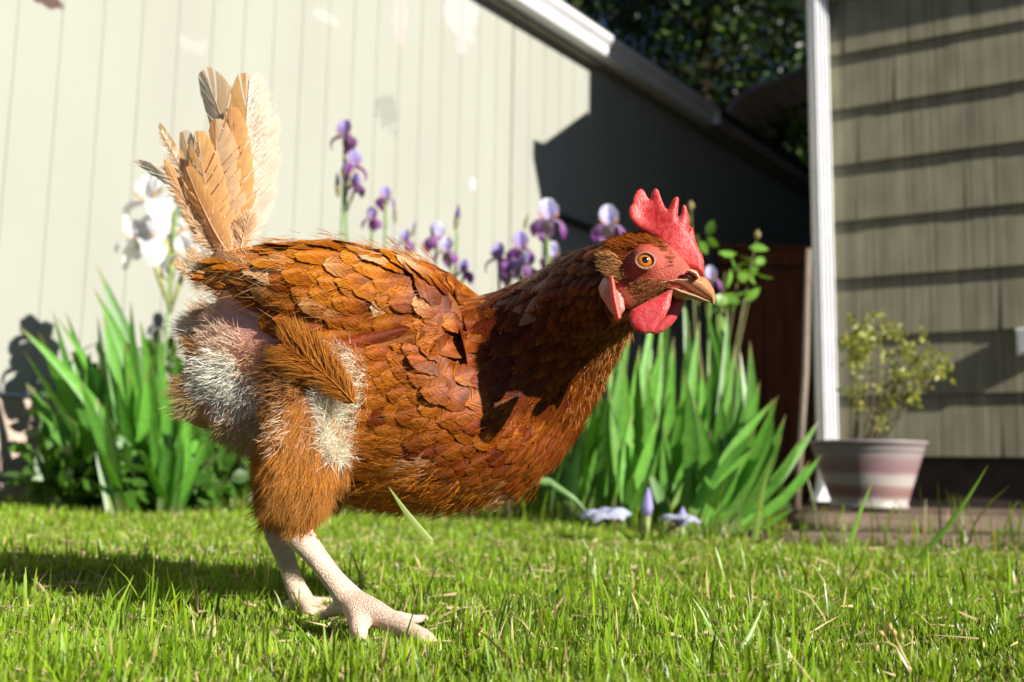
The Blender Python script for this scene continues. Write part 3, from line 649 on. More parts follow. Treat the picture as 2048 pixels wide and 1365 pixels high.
for (px, py, ty, lab) in ((1293, 1050, 975, 'pale violet closed bud standing low in front of the iris fans'), (1362, 1062, 1015, 'pale violet bud standing over the whitish fallen bloom')):
    p = P(px, py, 1.68); e = P(px + 4, ty, p.y); p.z = 0; r_ = empty('low_bud', p, lab, 'flower bud'); f = MB(); f.tube([p, p.lerp(e, .5)], [.003, .005], 8, (.35, .42, .15)); f.build('husk', M['leaf'], r_, True)
    f = MB(); f.tube([p.lerp(e, .5), p.lerp(e, .65), p.lerp(e, .85), e], [.006, .009, .006, .001], 8, (.55, .5, .85)); f.build('petals', M['petal'], r_, True)

# ------------------------------------------------------------------ broadleaf shrubs and rose
def shrub(ctr, size, n, L, W, base, label, name='leafy_shrub', group=None, cat='shrub'):
    ctr = Vector(ctr); r_ = empty(name, (ctr.x, ctr.y, 0), label, cat, group)
    pos = []
    f = MB()
    for k in range(26):
        a = rng.normal(size=3); e = ctr + Vector((a[0] * size[0] * .5, a[1] * size[1] * .5, min(abs(a[2]), 1) * size[2] * .2 + size[2] * random.uniform(-.5, .12)))
        f.tube([Vector((ctr.x + a[0] * .02, ctr.y + a[1] * .02, 0)), Vector(((ctr.x + e.x) / 2, (ctr.y + e.y) / 2, e.z * .6)), e], [.004, .003, .0015], 5)
        for j in range(n // 26): s = random.random() ** .6; b0 = Vector((ctr.x, ctr.y, 0)).lerp(e, s); pos.append(np.array(b0) + rng.normal(size=3) * .035)
    f.build('stems', M['bark'], r_, True)
    pos = np.array(pos); pos[:, 2] = np.abs(pos[:, 2]); nn = len(pos)
    V, F, C = leaf_cloud(pos, unit(rng.normal(size=(nn, 3)) + [0, -.2, .3]), rng.uniform(.7, 1.3, nn) * L, rng.uniform(.7, 1.2, nn) * W, np.array([base]) * rng.uniform(.6, 1.4, (nn, 1))); mesh('leaves', V, F, M['leaf'], r_, C)
for (px, py, Y, sx, sz, lab) in [(165, 830, 2.75, .08, .34, 'broadleaf shrub at the far left by the garage foundation'), (230, 790, 2.8, .16, .5, 'broadleaf shrub behind the left iris leaves'), (340, 780, 2.8, .18, .52, 'broadleaf shrub under the white iris blooms'), (430, 860, 2.6, .2, .4, 'broadleaf shrub seen under the hen rump'), (300, 930, 2.35, .2, .25, 'low dark shrub in front of the left iris fans'), (185, 910, 2.45, .08, .2, 'low dark shrub at the outer left iris fan')]:
    shrub(P(px, py, Y), (sx, .12, sz), 520, .06, .035, (.06, .15, .018), lab, group='broadleaf shrubs in the left bed')
for (px, Y, lab) in [(620, 3.0, 'low green plant behind the hen thigh'), (1120, 2.6, 'low green plant below the hen neck'), (1240, 2.6, 'low dark plant deep behind the right iris fans'), (1380, 2.7, 'low dark plant near the fence behind the irises')]:
    c = P(px, 930, Y); shrub(c, (.2, .15, .22), 420, .05, .028, (.035, .08, .018), lab, 'ground_plant', 'low plants at the back of the bed', 'plant')
ros = gpt(1440, 2.5); rr = empty('rose_bush', ros, 'green rose bush stems with small buds rising behind the beak', 'rose'); f = MB(); pos = []
for tx, ty in ((1515, 470), (1382, 410), (1500, 590), (1395, 470), (1450, 545), (1480, 530)):
    e = P(tx, ty, 2.5 + random.uniform(-.08, .08)); mid = ros.lerp(e, .6) + Vector((-.02, 0, 0)); f.tube([ros, mid, e], [.004, .003, .0015], 6, (.2, .2, .08)); pos.append((mid, e))
f.build('stems', M['leaf'], rr, True)
pp = []
for (lx, ly) in ((1400, 480), (1412, 470), (1385, 440), (1480, 545), (1500, 560), (1515, 525), (1470, 590), (1490, 600), (1450, 590), (1440, 630), (1510, 545), (1480, 515), (1460, 550), (1430, 600), (1500, 510)):
    for k in range(2): pp.append(np.array(P(lx + rng.normal() * 6, ly + rng.normal() * 6, 2.5 + rng.normal() * .04)))
pp = np.array(pp); n = len(pp)
V, F, C = leaf_cloud(pp, unit(rng.normal(size=(n, 3)) * [1, .5, .6]), rng.uniform(.04, .055, n), rng.uniform(.026, .034, n), np.array([(.14, .3, .04)]) * rng.uniform(.7, 1.4, (n, 1))); mesh('leaves', V, F, M['leaf'], rr, C)
for tx, ty in ((1515, 470), (1382, 412)):
    c = P(tx, ty, 2.5); f = MB(); f.tube([c - Vector((0, 0, .012)), c, c + Vector((0, 0, .012))], [.003, .009, .003], 8, (.4, .33, .12)); f.build('bud', M['leaf'], rr, True)
# ------------------------------------------------------------------ the hen
def catmull(K, n):
    K = np.array(K, float); m = len(K); t = np.linspace(0, m - 1, n); i = np.clip(t.astype(int), 0, m - 2); f = (t - i)[:, None]
    p0 = K[np.clip(i - 1, 0, m - 1)]; p1 = K[i]; p2 = K[i + 1]; p3 = K[np.clip(i + 2, 0, m - 1)]
    return .5 * (2 * p1 + (p2 - p0) * f + (2 * p0 - 5 * p1 + 4 * p2 - p3) * f * f + (3 * p1 - p0 - 3 * p2 + p3) * f ** 3)
# spine: px, py, plane depth Y, vertical radius px, half width m
SP = [(392, 705, .775, 30, .014), (408, 705, .775, 92, .040), (452, 715, .775, 146, .060), (540, 724, .775, 192, .076), (650, 738, .775, 228, .088),
      (780, 760, .773, 242, .092), (890, 784, .770, 226, .090), (980, 775, .765, 198, .082), (1052, 728, .752, 162, .066), (1110, 672, .732, 128, .052),
      (1160, 622, .706, 104, .041), (1208, 585, .678, 92, .034), (1255, 562, .655, 85, .0290), (1305, 548, .640, 78, .0265), (1342, 555, .634, 54, .0165),
      (1370, 568, .631, 32, .0095), (1388, 576, .630, 12, .004)]
NS = 120; SPd = catmull(SP, NS)
cen = np.array([P(a[0], a[1], a[2]) for a in SPd]); rv = SPd[:, 3] * SPd[:, 2] / FPX; ry = SPd[:, 4]
tan = np.gradient(cen, axis=0); tan = unit(tan); side = unit(np.cross(tan, [0, 0, 1.0])); upv = np.cross(side, tan)   # side points to the camera (-Y) for +X tangent
NTH = 56; th = np.linspace(0, 2 * math.pi, NTH, endpoint=False)
def sect(k, q): return cen[k] + upv[k] * math.cos(q) * rv[k] + side[k] * math.sin(q) * ry[k]
body = MB(); V = [sect(k, q) for k in range(NS) for q in th]
F = [(i * NTH + k, i * NTH + (k + 1) % NTH, (i + 1) * NTH + (k + 1) % NTH, (i + 1) * NTH + k) for i in range(NS - 1) for k in range(NTH)]
F += [tuple(range(NTH))[::-1], tuple(range((NS - 1) * NTH, NS * NTH))]
body.add(V, F)
def ball(c, ax, rad, n=20):
    """ellipsoid: centre, 3 axes (unit), 3 radii"""
    V = []; F = []
    for i in range(n + 1):
        a = math.pi * i / n
        for k in range(n): q = 2 * math.pi * k / n; V.append(Vector(c) + Vector(ax[0]) * rad[0] * math.cos(a) + Vector(ax[1]) * rad[1] * math.sin(a) * math.cos(q) + Vector(ax[2]) * rad[2] * math.sin(a) * math.sin(q))
    for i in range(n):
        for k in range(n): F.append((i * n + k, i * n + (k + 1) % n, (i + 1) * n + (k + 1) % n, (i + 1) * n + k))
    body.add(V, F)
X_, Y_, Z_ = (1, 0, 0), (0, 1, 0), (0, 0, 1)
def pm(px, Y): return px * Y / FPX
# folded wings (near, far): stack of ellipsoids tapering to the tip
YS = .775; YW = .712
for s in (-1, 1):
    for (x, y, rx, rz, dy, t_) in ((810, 640, 120, 95, .074, .016), (750, 610, 150, 100, .076, .021), (680, 590, 150, 94, .076, .024), (590, 565, 130, 66, .070, .020), (505, 545, 100, 34, .064, .013), (440, 550, 60, 13, .060, .008)):
        Yw = YS + s * dy; c = P(x, y, YW); c.y = Yw
        ball(c, (Vector((1, 0, -.10)).normalized(), Y_, Z_), (pm(rx, YW), t_, pm(rz, YW)))
# rump with tail root
c = P(466, 545, YS); ball(c, (Vector((.5, 0, 1)).normalized(), Y_, Vector((1, 0, -.5)).normalized()), (pm(62, YS), .020, pm(48, YS)))
# loose belly skin at the rear
for (x, y, r, dy) in ((440, 800, 62, -.022), (500, 835, 58, -.028)): c = P(x, y, YS); c.y += dy; ball(c, (X_, Y_, Z_), (pm(r, YS), .035, pm(r, YS)))
# keel/breast underside
c = P(860, 940, YS); ball(c, (Vector((1, 0, .06)).normalized(), Y_, Z_), (pm(230, YS), .05, pm(76, YS)))
def limb(pts, n=16, m=40):
    K = catmull([(*P(x, y, Y), r, sq) for (x, y, Y, r, sq) in pts], m); pp = [Vector(k[:3]) for k in K]
    f = MB(); f.tube(pp, [max(.0008, k[3]) for k in K], n); body.add(f.V, f.F)
YN, YF = .700, .800
limb([(640, 740, .715, .030, 1), (624, 830, .70, .0265, 1), (606, 920, .69, .0240, 1), (596, 1000, .69, .0205, 1), (598, 1046, .69, .013, 1), (602, 1062, .69, .008, 1)])
limb([(620, 760, .82, .030, 1), (600, 900, .83, .030, 1), (570, 980, .82, .020, 1), (556, 1040, .81, .011, 1)])
# near shank and foot
limb([(592, 1030, .692, 0.01144, 1), (592, 1060, .692, 0.01100, 1), (628, 1108, .69, 0.00810, 1), (668, 1160, .688, 0.00774, 1), (704, 1204, .685, 0.00986, 1), (726, 1224, .682, 0.00924, 1)])
def toe(pts): limb([(x, y, Y, r, 1) for x, y, Y, r in pts], 12, 26)
toe([(705, 1206, .684, 0.00968), (745, 1224, .672, 0.00898), (788, 1246, .66, 0.00704), (825, 1266, .648, 0.00634), (852, 1282, .64, 0.00651), (874, 1298, .636, 0.00370)])
toe([(712, 1215, .68, 0.00968), (718, 1240, .668, 0.00748), (718, 1262, .658, 0.00616), (728, 1284, .65, 0.00370)])
toe([(712, 1212, .69, 0.00660), (760, 1228, .705, 0.00528), (805, 1236, .72, 0.00458), (845, 1240, .735, 0.00317)])
toe([(702, 1208, .686, 0.00792), (676, 1216, .69, 0.00572), (652, 1230, .694, 0.00352)])
# far shank and foot
limb([(552, 1020, .812, 0.01012, 1), (552, 1060, .812, 0.01012, 1), (572, 1118, .812, 0.00810, 1), (588, 1165, .812, 0.00792, 1), (604, 1200, .812, 0.00924, 1), (615, 1212, .812, 0.00836, 1)])
toe([(608, 1205, .81, 0.00704), (640, 1220, .80, 0.00528), (675, 1230, .79, 0.00458), (700, 1240, .785, 0.00299)])
toe([(608, 1205, .808, 0.00660), (618, 1228, .79, 0.00528), (622, 1244, .775, 0.00440), (625, 1256, .77, 0.00299)])
toe([(608, 1208, .815, 0.00616), (645, 1205, .83, 0.00484), (680, 1204, .845, 0.00299)])
toe([(600, 1208, .815, 0.00572), (575, 1212, .82, 0.00440), (560, 1216, .825, 0.00290)])
# face relief: eye socket ring, brow, cheek
eyeY = .618
for (x, y, r, dy) in ((1291, 522, 33, .006), ): c = P(x, y, .621); ball(c, (X_, Y_, Z_), (pm(r, .62), .009, pm(r, .62)))
c = P(1240, 575, .632); ball(c, (Vector((.35, 0, -1)).normalized(), Y_, X_), (pm(48, .63), .010, pm(30, .63)))
me = bpy.data.meshes.new('tmp'); me.from_pydata([tuple(v) for v in body.V], [], body.F)
tmp = bpy.data.objects.new('tmp', me); col.objects.link(tmp)
rm = tmp.modifiers.new('r', 'REMESH'); rm.mode = 'VOXEL'; rm.voxel_size = .0019
sm = tmp.modifiers.new('s', 'SMOOTH'); sm.factor = .5; sm.iterations = 9
dg = bpy.context.evaluated_depsgraph_get(); ev = tmp.evaluated_get(dg); bme = ev.to_mesh()
bv = np.empty(len(bme.vertices) * 3); bme.vertices.foreach_get('co', bv); bv = bv.reshape(-1, 3)
lt = np.empty(len(bme.polygons), np.int32); bme.polygons.foreach_get('loop_total', lt)
lv = np.empty(len(bme.loops), np.int32); bme.loops.foreach_get('vertex_index', lv)
assert (lt == 4).all() or True
bn = np.empty(len(bme.vertices) * 3); bme.vertices.foreach_get('normal', bn); bn = bn.reshape(-1, 3)
bF = lv.reshape(-1, 4) if (lt == 4).all() else None
if bF is None:
    fs = []; k = 0
    for n_ in lt: fs.append(tuple(lv[k:k + n_])); k += n_
    bF = fs
bvh = BVHTree.FromPolygons([Vector(v) for v in bv], [tuple(int(i) for i in f_) for f_ in bF])
ev.to_mesh_clear(); bpy.data.objects.remove(tmp)
print('body verts', len(bv))
# mask pixel: position as if in the spine plane (same for both flanks)
def mpx(p):
    p = np.atleast_2d(p).copy(); k = np.argmin(((cen[None, :, 0] - p[:, None, 0]) ** 2 + (cen[None, :, 2] - p[:, None, 2]) ** 2), 1); p[:, 1] = cen[k, 1]; return PIX(p)
def inpoly(q, poly):
    x, y = q[:, 0], q[:, 1]; r_ = np.zeros(len(q), bool); n = len(poly)
    for i in range(n):
        x1, y1 = poly[i]; x2, y2 = poly[(i + 1) % n]
        c = ((y1 > y) != (y2 > y)) & (x < (x2 - x1) * (y - y1) / ((y2 - y1) + 1e-9) + x1); r_ ^= c
    return r_
def vnoise(p, s, seed=0):
    from mathutils import noise
    return np.array([noise.noise(Vector(v) * s + Vector((seed * 7.1, 3.3, 1.7))) for v in p])
bpx = PIX(bv)
c = np.tile(np.array([.20, .06, .014]), (len(bv), 1))                    # skin under feathers
rear = (bpx[:, 0] < 640) & (bpx[:, 1] < 960) & (bpx[:, 1] > np.interp(bpx[:, 0], [380, 470, 640], [540, 535, 620])); c[rear] = (.62, .33, .27)
nz = vnoise(bv[rear], 45); c[rear] += np.clip(nz, 0, 1)[:, None] * np.array([.12, -.06, -.03]) * 1.2
fl_ = c[rear]; yy = bpx[rear][:, 1]; fl_[yy > 840] = fl_[yy > 840] * .5 + np.array([.32, .17, .10]) * .5; c[rear] = fl_
leg = (bpx[:, 1] > 1030) & (bpx[:, 0] < 1000); c[leg] = (.76, .57, .44)
lz = vnoise(bv[leg], 160, 2); c[leg] *= (1 + .12 * lz)[:, None]
footm = (bpx[:, 1] > 1180) & leg; c[footm] = c[footm] * .85 + np.array([.72, .42, .36]) * .15
for (x_, y_, r_) in ((436, 752, 30), (700, 800, 55), (700, 730, 40), (690, 880, 40)): m_ = ((bpx[:, 0] - x_) ** 2 + (bpx[:, 1] - y_) ** 2) < r_ ** 2; c[m_] = (.85, .78, .68)
far = leg & (bv[:, 1] > .76) & (bpx[:, 1] < 1140); c[far] *= np.array([.75, .72, .68])  # far shank tinted darker, its shade is put into the colour
face = (bpx[:, 0] > 1215) & (bv[:, 1] < .70) & (bpx[:, 1] < 680); c[face] = (.40, .075, .045)
fz = vnoise(bv[face], 220, 3); c[face] *= (1 + .3 * fz)[:, None]
HENP = P(640, 1250, .745); HENP.z = 0
hen = empty('hen', HENP, 'reddish brown hen with a ragged cream tail and bare pink rump striding over the lawn', 'hen')
mesh('body', bv, bF, M['skin'], hen, np.concatenate([np.clip(c, .01, 1), np.where(leg, 0., 1.)[:, None]], 1))
HAIRL = []

# ---- feather templates
def template(K, fshape, gap=.1, seed=0, fray=.03, segs=(0, .5, 1), nsplit=2):
    r_ = np.random.default_rng(seed); V = []; A = []; F = []
    for s in (-1, 1):
        edges = np.linspace(.04, 1, K + 1); ph = r_.uniform(0, 6)
        jit = fray * (np.sin(np.arange(K) * .9 + ph) * .5 + r_.uniform(-.6, .3, K)); sp_ = set(r_.integers(K // 4, K - 1, nsplit).tolist())
        jc = np.sin(np.arange(K) * 1.7 + ph) * .6
        for i in range(K):
            t0, t1 = edges[i], edges[i + 1]; j = .5 * r_.uniform(-1, 1) + .5 * jc[i]; base = len(V)
            g = gap * (t1 - t0) * r_.uniform(0, 1) + ((t1 - t0) * .9 if i in sp_ else 0)
            for tt, gg in ((t0, 0), (t1, -g)):
                for q in segs:
                    te = tt + gg * q; ur = max(0, te * .84 - .02); vo = fshape(te) * (1 + jit[i])
                    u = ur + (te - ur) * q ** 1.2; v = s * vo * q
                    V.append((u, v, abs(v))); A.append((q, j))
            m = len(segs)
            for k in range(m - 1):
                fc = (base + k, base + k + 1, base + m + k + 1, base + m + k); F.append(fc if s > 0 else fc[::-1])
    b = len(V)
    for i in range(5):
        u = i / 4 * .9; ww = .035 * (1 - .8 * i / 4)
        V += [(u, -ww, -.02), (u, ww, -.02)]; A += [(-1, 0), (-1, 0)]
    for i in range(4): F.append((b + i * 2, b + i * 2 + 1, b + i * 2 + 3, b + i * 2 + 2))
    return np.array(V), np.array(A), np.array(F)
def conform(pos, dr, L, nr, off=.10, mo=.05):
    d2 = np.zeros_like(dr); bow = np.zeros(len(pos)); dr = unit(dr)
    for i in range(len(pos)):
        t = bvh.find_nearest(Vector(pos[i] + dr[i] * L[i] * .95)); m = bvh.find_nearest(Vector(pos[i] + dr[i] * L[i] * .5))
        o_ = off * L[i]
        tp = np.array(t[0]) + np.array(t[1]) * o_; mp_ = np.array(m[0]) + np.array(m[1]) * (mo * L[i] + .0006)
        d2[i] = tp - pos[i]; hm = (mp_ - (pos[i] + tp) * .5).dot(nr[i]); bow[i] = max(-.02, hm / L[i])
    return unit(d2), bow
rounded = lambda t: min(1, max(0, t) * 2.6) ** .5 * max(0, 1 - max(0, (t - .45) / .55) ** 2.6) ** .5
pointed = lambda t: max(0, math.sin(math.pi * min(1, t * .93 + .03) ** .8)) ** .8
longf = lambda t: min(1, t * 3.2) ** .8 * max(0, 1 - max(0, (t - .55) / .45) ** 2.1) ** .75
def vane(rows, fshape, seed, skew=.12, rough=.05):
    r_ = np.random.default_rng(seed); V = []; A = []; F = []; cols_ = (-1, -.72, -.36, -.05, .05, .36, .72, 1); m = len(cols_)
    t = 1 - (1 - np.linspace(0, 1, rows)) ** 1.35; jr = r_.uniform(-1, 1, rows); jl = r_.uniform(-1, 1, rows); asym = r_.uniform(-.12, .12)
    for i in range(rows):
        f_ = fshape(t[i]); e0 = 1 + r_.normal() * rough; e1 = 1 + r_.normal() * rough
        for k, v in enumerate(cols_):
            u = t[i] - skew * abs(v) ** 1.4 * (1 - t[i] * .0) * min(1, 3 * (1 - t[i]) + .15) + .1 * 0
            V.append((u, v * f_ * (e0 if v < 0 else e1) * (1 + asym * np.sign(v)), abs(v)))
            A.append((-1 if abs(v) < .1 else abs(v), (jl if v < 0 else jr)[i]))
    for i in range(rows - 1):
        for k in range(m - 1): b_ = i * m + k; F.append((b_, b_ + m, b_ + m + 1, b_ + 1))
    return np.array(V), np.array(A), np.array(F)
TR = [vane(17, rounded, s) for s in range(12)]
TP = [template(12, pointed, .3, 20 + s, .1, nsplit=1) for s in range(6)]
TL = [vane(40, longf, 60 + s, .06, .02) for s in range(6)]
def feathers(pos, dr, nr, L, W, c0, c1, T, lift=.16, drop=.12, cup=.22, bend=None, rach=.45, jn=.13, bow=None):
    n = len(pos); dr = unit(dr); nr = unit(nr - dr * (nr * dr).sum(1, keepdims=True)); b = np.cross(dr, nr)
    pick = rng.integers(0, len(T), n); Vs = []; Fs = []; Cs = []; o = 0
    if bend is None: bend = np.zeros(n)
    lift = np.broadcast_to(lift, (n,)); bow = np.zeros(n) if bow is None else bow
    for t in range(len(T)):
        ix = np.where(pick == t)[0]
        if not len(ix): continue
        TV, TA, TF = T[t]; k = len(TV); u = TV[None, :, 0]; v = TV[None, :, 1]; a = TV[None, :, 2]
        l = L[ix][:, None]; w_ = W[ix][:, None] * .5
        h = l * (lift[ix][:, None] * u - drop * u * u + 4 * bow[ix][:, None] * u * (1 - u)) - cup * w_ * v * v
        x = u * l; y = v * w_ + bend[ix][:, None] * u * u * l
        VV = pos[ix][:, None] + dr[ix][:, None] * x[..., None] + b[ix][:, None] * y[..., None] + nr[ix][:, None] * h[..., None]
        q = TA[None, :, 0:1]; j = TA[None, :, 1:2]; uu = np.clip((u[..., None] - .35) / .65, 0, 1) ** 1.5
        CC = c0[ix][:, None] * (1 - uu) + c1[ix][:, None] * uu; eg_ = np.clip((np.maximum(u, np.abs(v) * .9)[..., None] - .8) / .2, 0, 1) * (q > .4); CC = CC * (1 + .45 * eg_) * (.62 + .38 * np.clip((u[..., None] - .3) / .35, 0, 1))  # feather roots darkened in the colour, adding shade where feathers overlap
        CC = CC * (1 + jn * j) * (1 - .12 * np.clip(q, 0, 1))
        rc = (q < 0); CC = np.where(rc, CC * (1 + rach) + .05 * rach, CC)
        al = (u + .30 * np.abs(v)) * l * 1000 + (ix[:, None] * 37.7) % 500 + np.sign(v) * 7; CC = np.clip(CC, .002, .95) * np.ones((1, TV.shape[0], 1)); CC = np.concatenate([CC, (al * np.ones_like(x))[..., None]], 2)
        Vs.append(VV.reshape(-1, 3)); Cs.append(CC.reshape(-1, 4))
        Fs.append((TF[None] + (np.arange(len(ix)) * k)[:, None, None] + o).reshape(-1, 4)); o += len(ix) * k
    return np.concatenate(Vs), np.concatenate(Fs), np.concatenate(Cs)
def pushout(V, F, C, lo=.0004, hi=.0010):
    V = V.copy(); u = (np.arange(len(V)) % 136) / 136 if len(V) % 136 == 0 else np.full(len(V), .5)
    for i in range(len(V)):
        r_ = bvh.find_nearest(Vector(V[i]), .02)
        if r_[0] is None: continue
        n_ = np.array(r_[1]); d_ = (V[i] - np.array(r_[0])).dot(n_); m_ = lo + hi * u[i]
        if d_ < m_ and u[i] > .12: V[i] += n_ * (m_ - d_)
    return V, F, C
def joinV(parts):
    Vs, Fs, Cs, o = [], [], [], 0
    for V, F, C in parts: Vs.append(V); Fs.append(F + o); Cs.append(C); o += len(V)
    return np.concatenate(Vs), np.concatenate(Fs), np.concatenate(Cs)
GOLD = np.array((.52, .19, .012)); ORG = np.array((.36, .098, .004)); MAH = np.array((.115, .017, .0015)); DRK = np.array((.055, .009, .002)); CRM = np.array((.72, .50, .30)); TAN = np.array((.52, .26, .09))
def mixc(a, b, t): t = np.asarray(t)[..., None]; return a * (1 - t) + b * t
# ---- body plumage
FACE = [(1222, 470), (1400, 470), (1440, 600), (1330, 660), (1262, 640), (1235, 690), (1200, 640), (1195, 545), (1235, 500)]
WING = [(388, 556), (430, 515), (500, 484), (560, 476), (700, 470), (800, 484), (870, 520), (935, 560), (950, 620), (925, 690), (868, 735), (800, 735), (720, 705), (640, 690), (590, 655), (560, 620), (530, 585), (480, 565)]
WINGS = [tuple(PIX(np.array([P(x, y, YW).x, YS, P(x, y, YW).z]))[0]) for x, y in WING]
pos, drs, nrs, Ls, Ws, C0, C1, lifts = [], [], [], [], [], [], [], []
npos, ndr, nnr, nL, nW, nC0, nC1 = [], [], [], [], [], [], []
arc = np.concatenate([[0], np.cumsum(np.linalg.norm(np.diff(cen, axis=0), axis=1))])
s = 0.0; total = arc[-1]; row = 0
def Lat(px): return np.interp(px, [600, 800, 1000, 1080, 1150, 1220, 1280], [.030, .031, .028, .023, .020, .014, .010])
class Hash:
    def __init__(h, c): h.c = c; h.d = {}
    def ok(h, p, r):
        k = tuple((p // h.c).astype(int)); m = int(r / h.c) + 1
        for i in range(-m, m + 1):
            for j in range(-m, m + 1):
                for l in range(-m, m + 1):
                    for q in h.d.get((k[0] + i, k[1] + j, k[2] + l), ()):
                        if ((q - p) ** 2).sum() < r * r: return False
        h.d.setdefault(k, []).append(p); return True
mp_all = None
cand = rng.permutation(np.where((bpx[:, 0] > 560) & (bpx[:, 1] < 1045))[0])[:60000]
cp_, cn_ = bv[cand], bn[cand]; spk = np.argmin(((cen[None, ::2, 0] - cp_[:, None, 0]) ** 2 + (cen[None, ::2, 2] - cp_[:, None, 2]) ** 2), 1) * 2
spk = np.where((cp_[:, 0] < P(960, 600, .775).x), np.minimum(spk, int(NS * .52)), spk)
q_ = cp_.copy(); q_[:, 1] = cen[spk, 1]; mpa = PIX(q_)
inF = inpoly(mpa, FACE) & (np.abs(cn_[:, 1]) > .25); inW = inpoly(mpa, WINGS)
bel = np.interp(mpa[:, 1], [560, 700, 760, 1040], [500, 775, 760, 765])
keep = ~inF & (mpa[:, 0] < 1362) & (mpa[:, 0] > bel) & ~(inW & (mpa[:, 0] < 905) & (np.abs(cn_[:, 1]) > .45)) & (np.abs(cp_[:, 1] - cen[spk, 1]) < .125)
tsm = unit(np.stack([np.convolve(np.pad(tan[:, i], 8, 'edge'), np.ones(17) / 17, 'valid') for i in range(3)], 1))
H_ = Hash(.008)
for i in np.where(keep)[0]:
    p, nr, mp, kk = cp_[i], cn_[i], mpa[i], spk[i]; px_ = mp[0]; L = float(Lat(px_)); 
    if not H_.ok(p, L * (rng.uniform(.24, .32) if px_ < 1080 else .22)): continue
    W = L * float(np.interp(px_, [1000, 1150, 1250], [.78, .45, .40])); cq = nr[2]
    d_ = -tsm[kk] + np.array([0, 0, -.18]) * (1 if 700 < px_ < 1080 else 0)
    if px_ > 1080: d_ = d_ + np.array([0, 0, -.35]) * max(0, -cq * .6 + .3)
    d_ = d_ - nr * d_.dot(nr); d_ = unit(d_[None])[0] + unit(rng.normal(size=(1, 3)))[0] * .20
    r1, r2 = rng.random(2)
    if px_ > 1010 and mp[1] < 820:
        base = mixc(MAH, DRK, r1 * .7); tipc = mixc(ORG, MAH, r2)
        if px_ < 1120 and mp[1] < 640 and r1 < .22: base = base * .7 + CRM * .3; tipc = tipc * .45 + CRM * .5
        if mp[1] < 530 and px_ > 1180: base = mixc(ORG, MAH, r1); tipc = mixc(TAN, ORG, r2)
        npos.append(p - nr * .001); ndr.append(d_); nnr.append(nr); nL.append(L * rng.uniform(.85, 1.2)); nW.append(W * rng.uniform(.8, 1.1)); nC0.append(base); nC1.append(tipc)
    else:
        g = np.clip((960 - mp[0]) / 300, 0, 1) * np.clip((mp[1] - 640) / 120, .2, 1) + rng.normal() * .13
        g += .16
        if mp[1] > 930: g += .1
        if mp[1] < 620: g += .45
        base = mixc(MAH * 1.25, ORG, np.clip(g + .1, 0, 1)); tipc = mixc(MAH * 1.5, GOLD, np.clip(g + .05, 0, 1))
        if mp[1] > 900 and r1 < .15: tipc = tipc * .5 + CRM * .5
        if mp[1] < 620 and 860 < mp[0] < 1060 and r1 < .2: tipc = CRM * .7 + GOLD * .3
        if r2 < .04: base = DRK * 2; tipc = MAH * 1.6
        pos.append(p - nr * .0012); drs.append(d_); nrs.append(nr); Ls.append(L * rng.uniform(.85, 1.15)); Ws.append(W * rng.uniform(.9, 1.15)); C0.append(base); C1.append(tipc)
A_ = lambda x: np.array(x)
d2, bw = conform(A_(pos), A_(drs), A_(Ls), A_(nrs), .08, .06)
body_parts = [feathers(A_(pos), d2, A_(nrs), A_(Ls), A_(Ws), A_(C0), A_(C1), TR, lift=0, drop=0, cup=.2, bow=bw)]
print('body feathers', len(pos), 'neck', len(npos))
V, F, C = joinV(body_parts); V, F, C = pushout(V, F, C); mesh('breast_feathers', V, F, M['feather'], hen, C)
d2, bw = conform(A_(npos), A_(ndr), A_(nL), A_(nnr), .10, .07)
V, F, C = feathers(A_(npos), d2, A_(nnr), A_(nL), A_(nW), A_(nC0), A_(nC1), TP, lift=0, drop=0, cup=.3, bow=bw); mesh('neck_feathers', V, F, M['feather'], hen, C)
# loose barbs over the plumage
def strands(P0, D0, N0, L0, C_, k, off, spread=.45):
    m = len(P0) * k; i = rng.integers(0, len(P0), m); p = P0[i] + D0[i] * (rng.uniform(.35, .9, m) * L0[i])[:, None] + N0[i] * off + np.cross(D0[i], N0[i]) * (rng.normal(size=m) * .22 * L0[i])[:, None]
    sd = np.sign(rng.normal(size=m)); d_ = D0[i] + np.cross(D0[i], N0[i]) * (sd * rng.uniform(.1, spread, m))[:, None] + N0[i] * rng.uniform(-.04, .08, m)[:, None]
    cc = C_[i] * rng.uniform(.75, 1.5, (m, 1)); return hairs(p, d_, L0[i] * rng.uniform(.2, .42, m), rng.uniform(.0002, .0004, m), cc * .9, np.clip(cc * 1.2, 0, .95), curve=rng.normal(size=(m, 3)) * .08 - N0[i] * .12)
STR = [(A_(pos), A_(drs), A_(nrs), A_(Ls), A_(C1), 16, .0030)]
STN = [(A_(npos), A_(ndr), A_(nnr), A_(nL), A_(nC1), 4, .0016)]
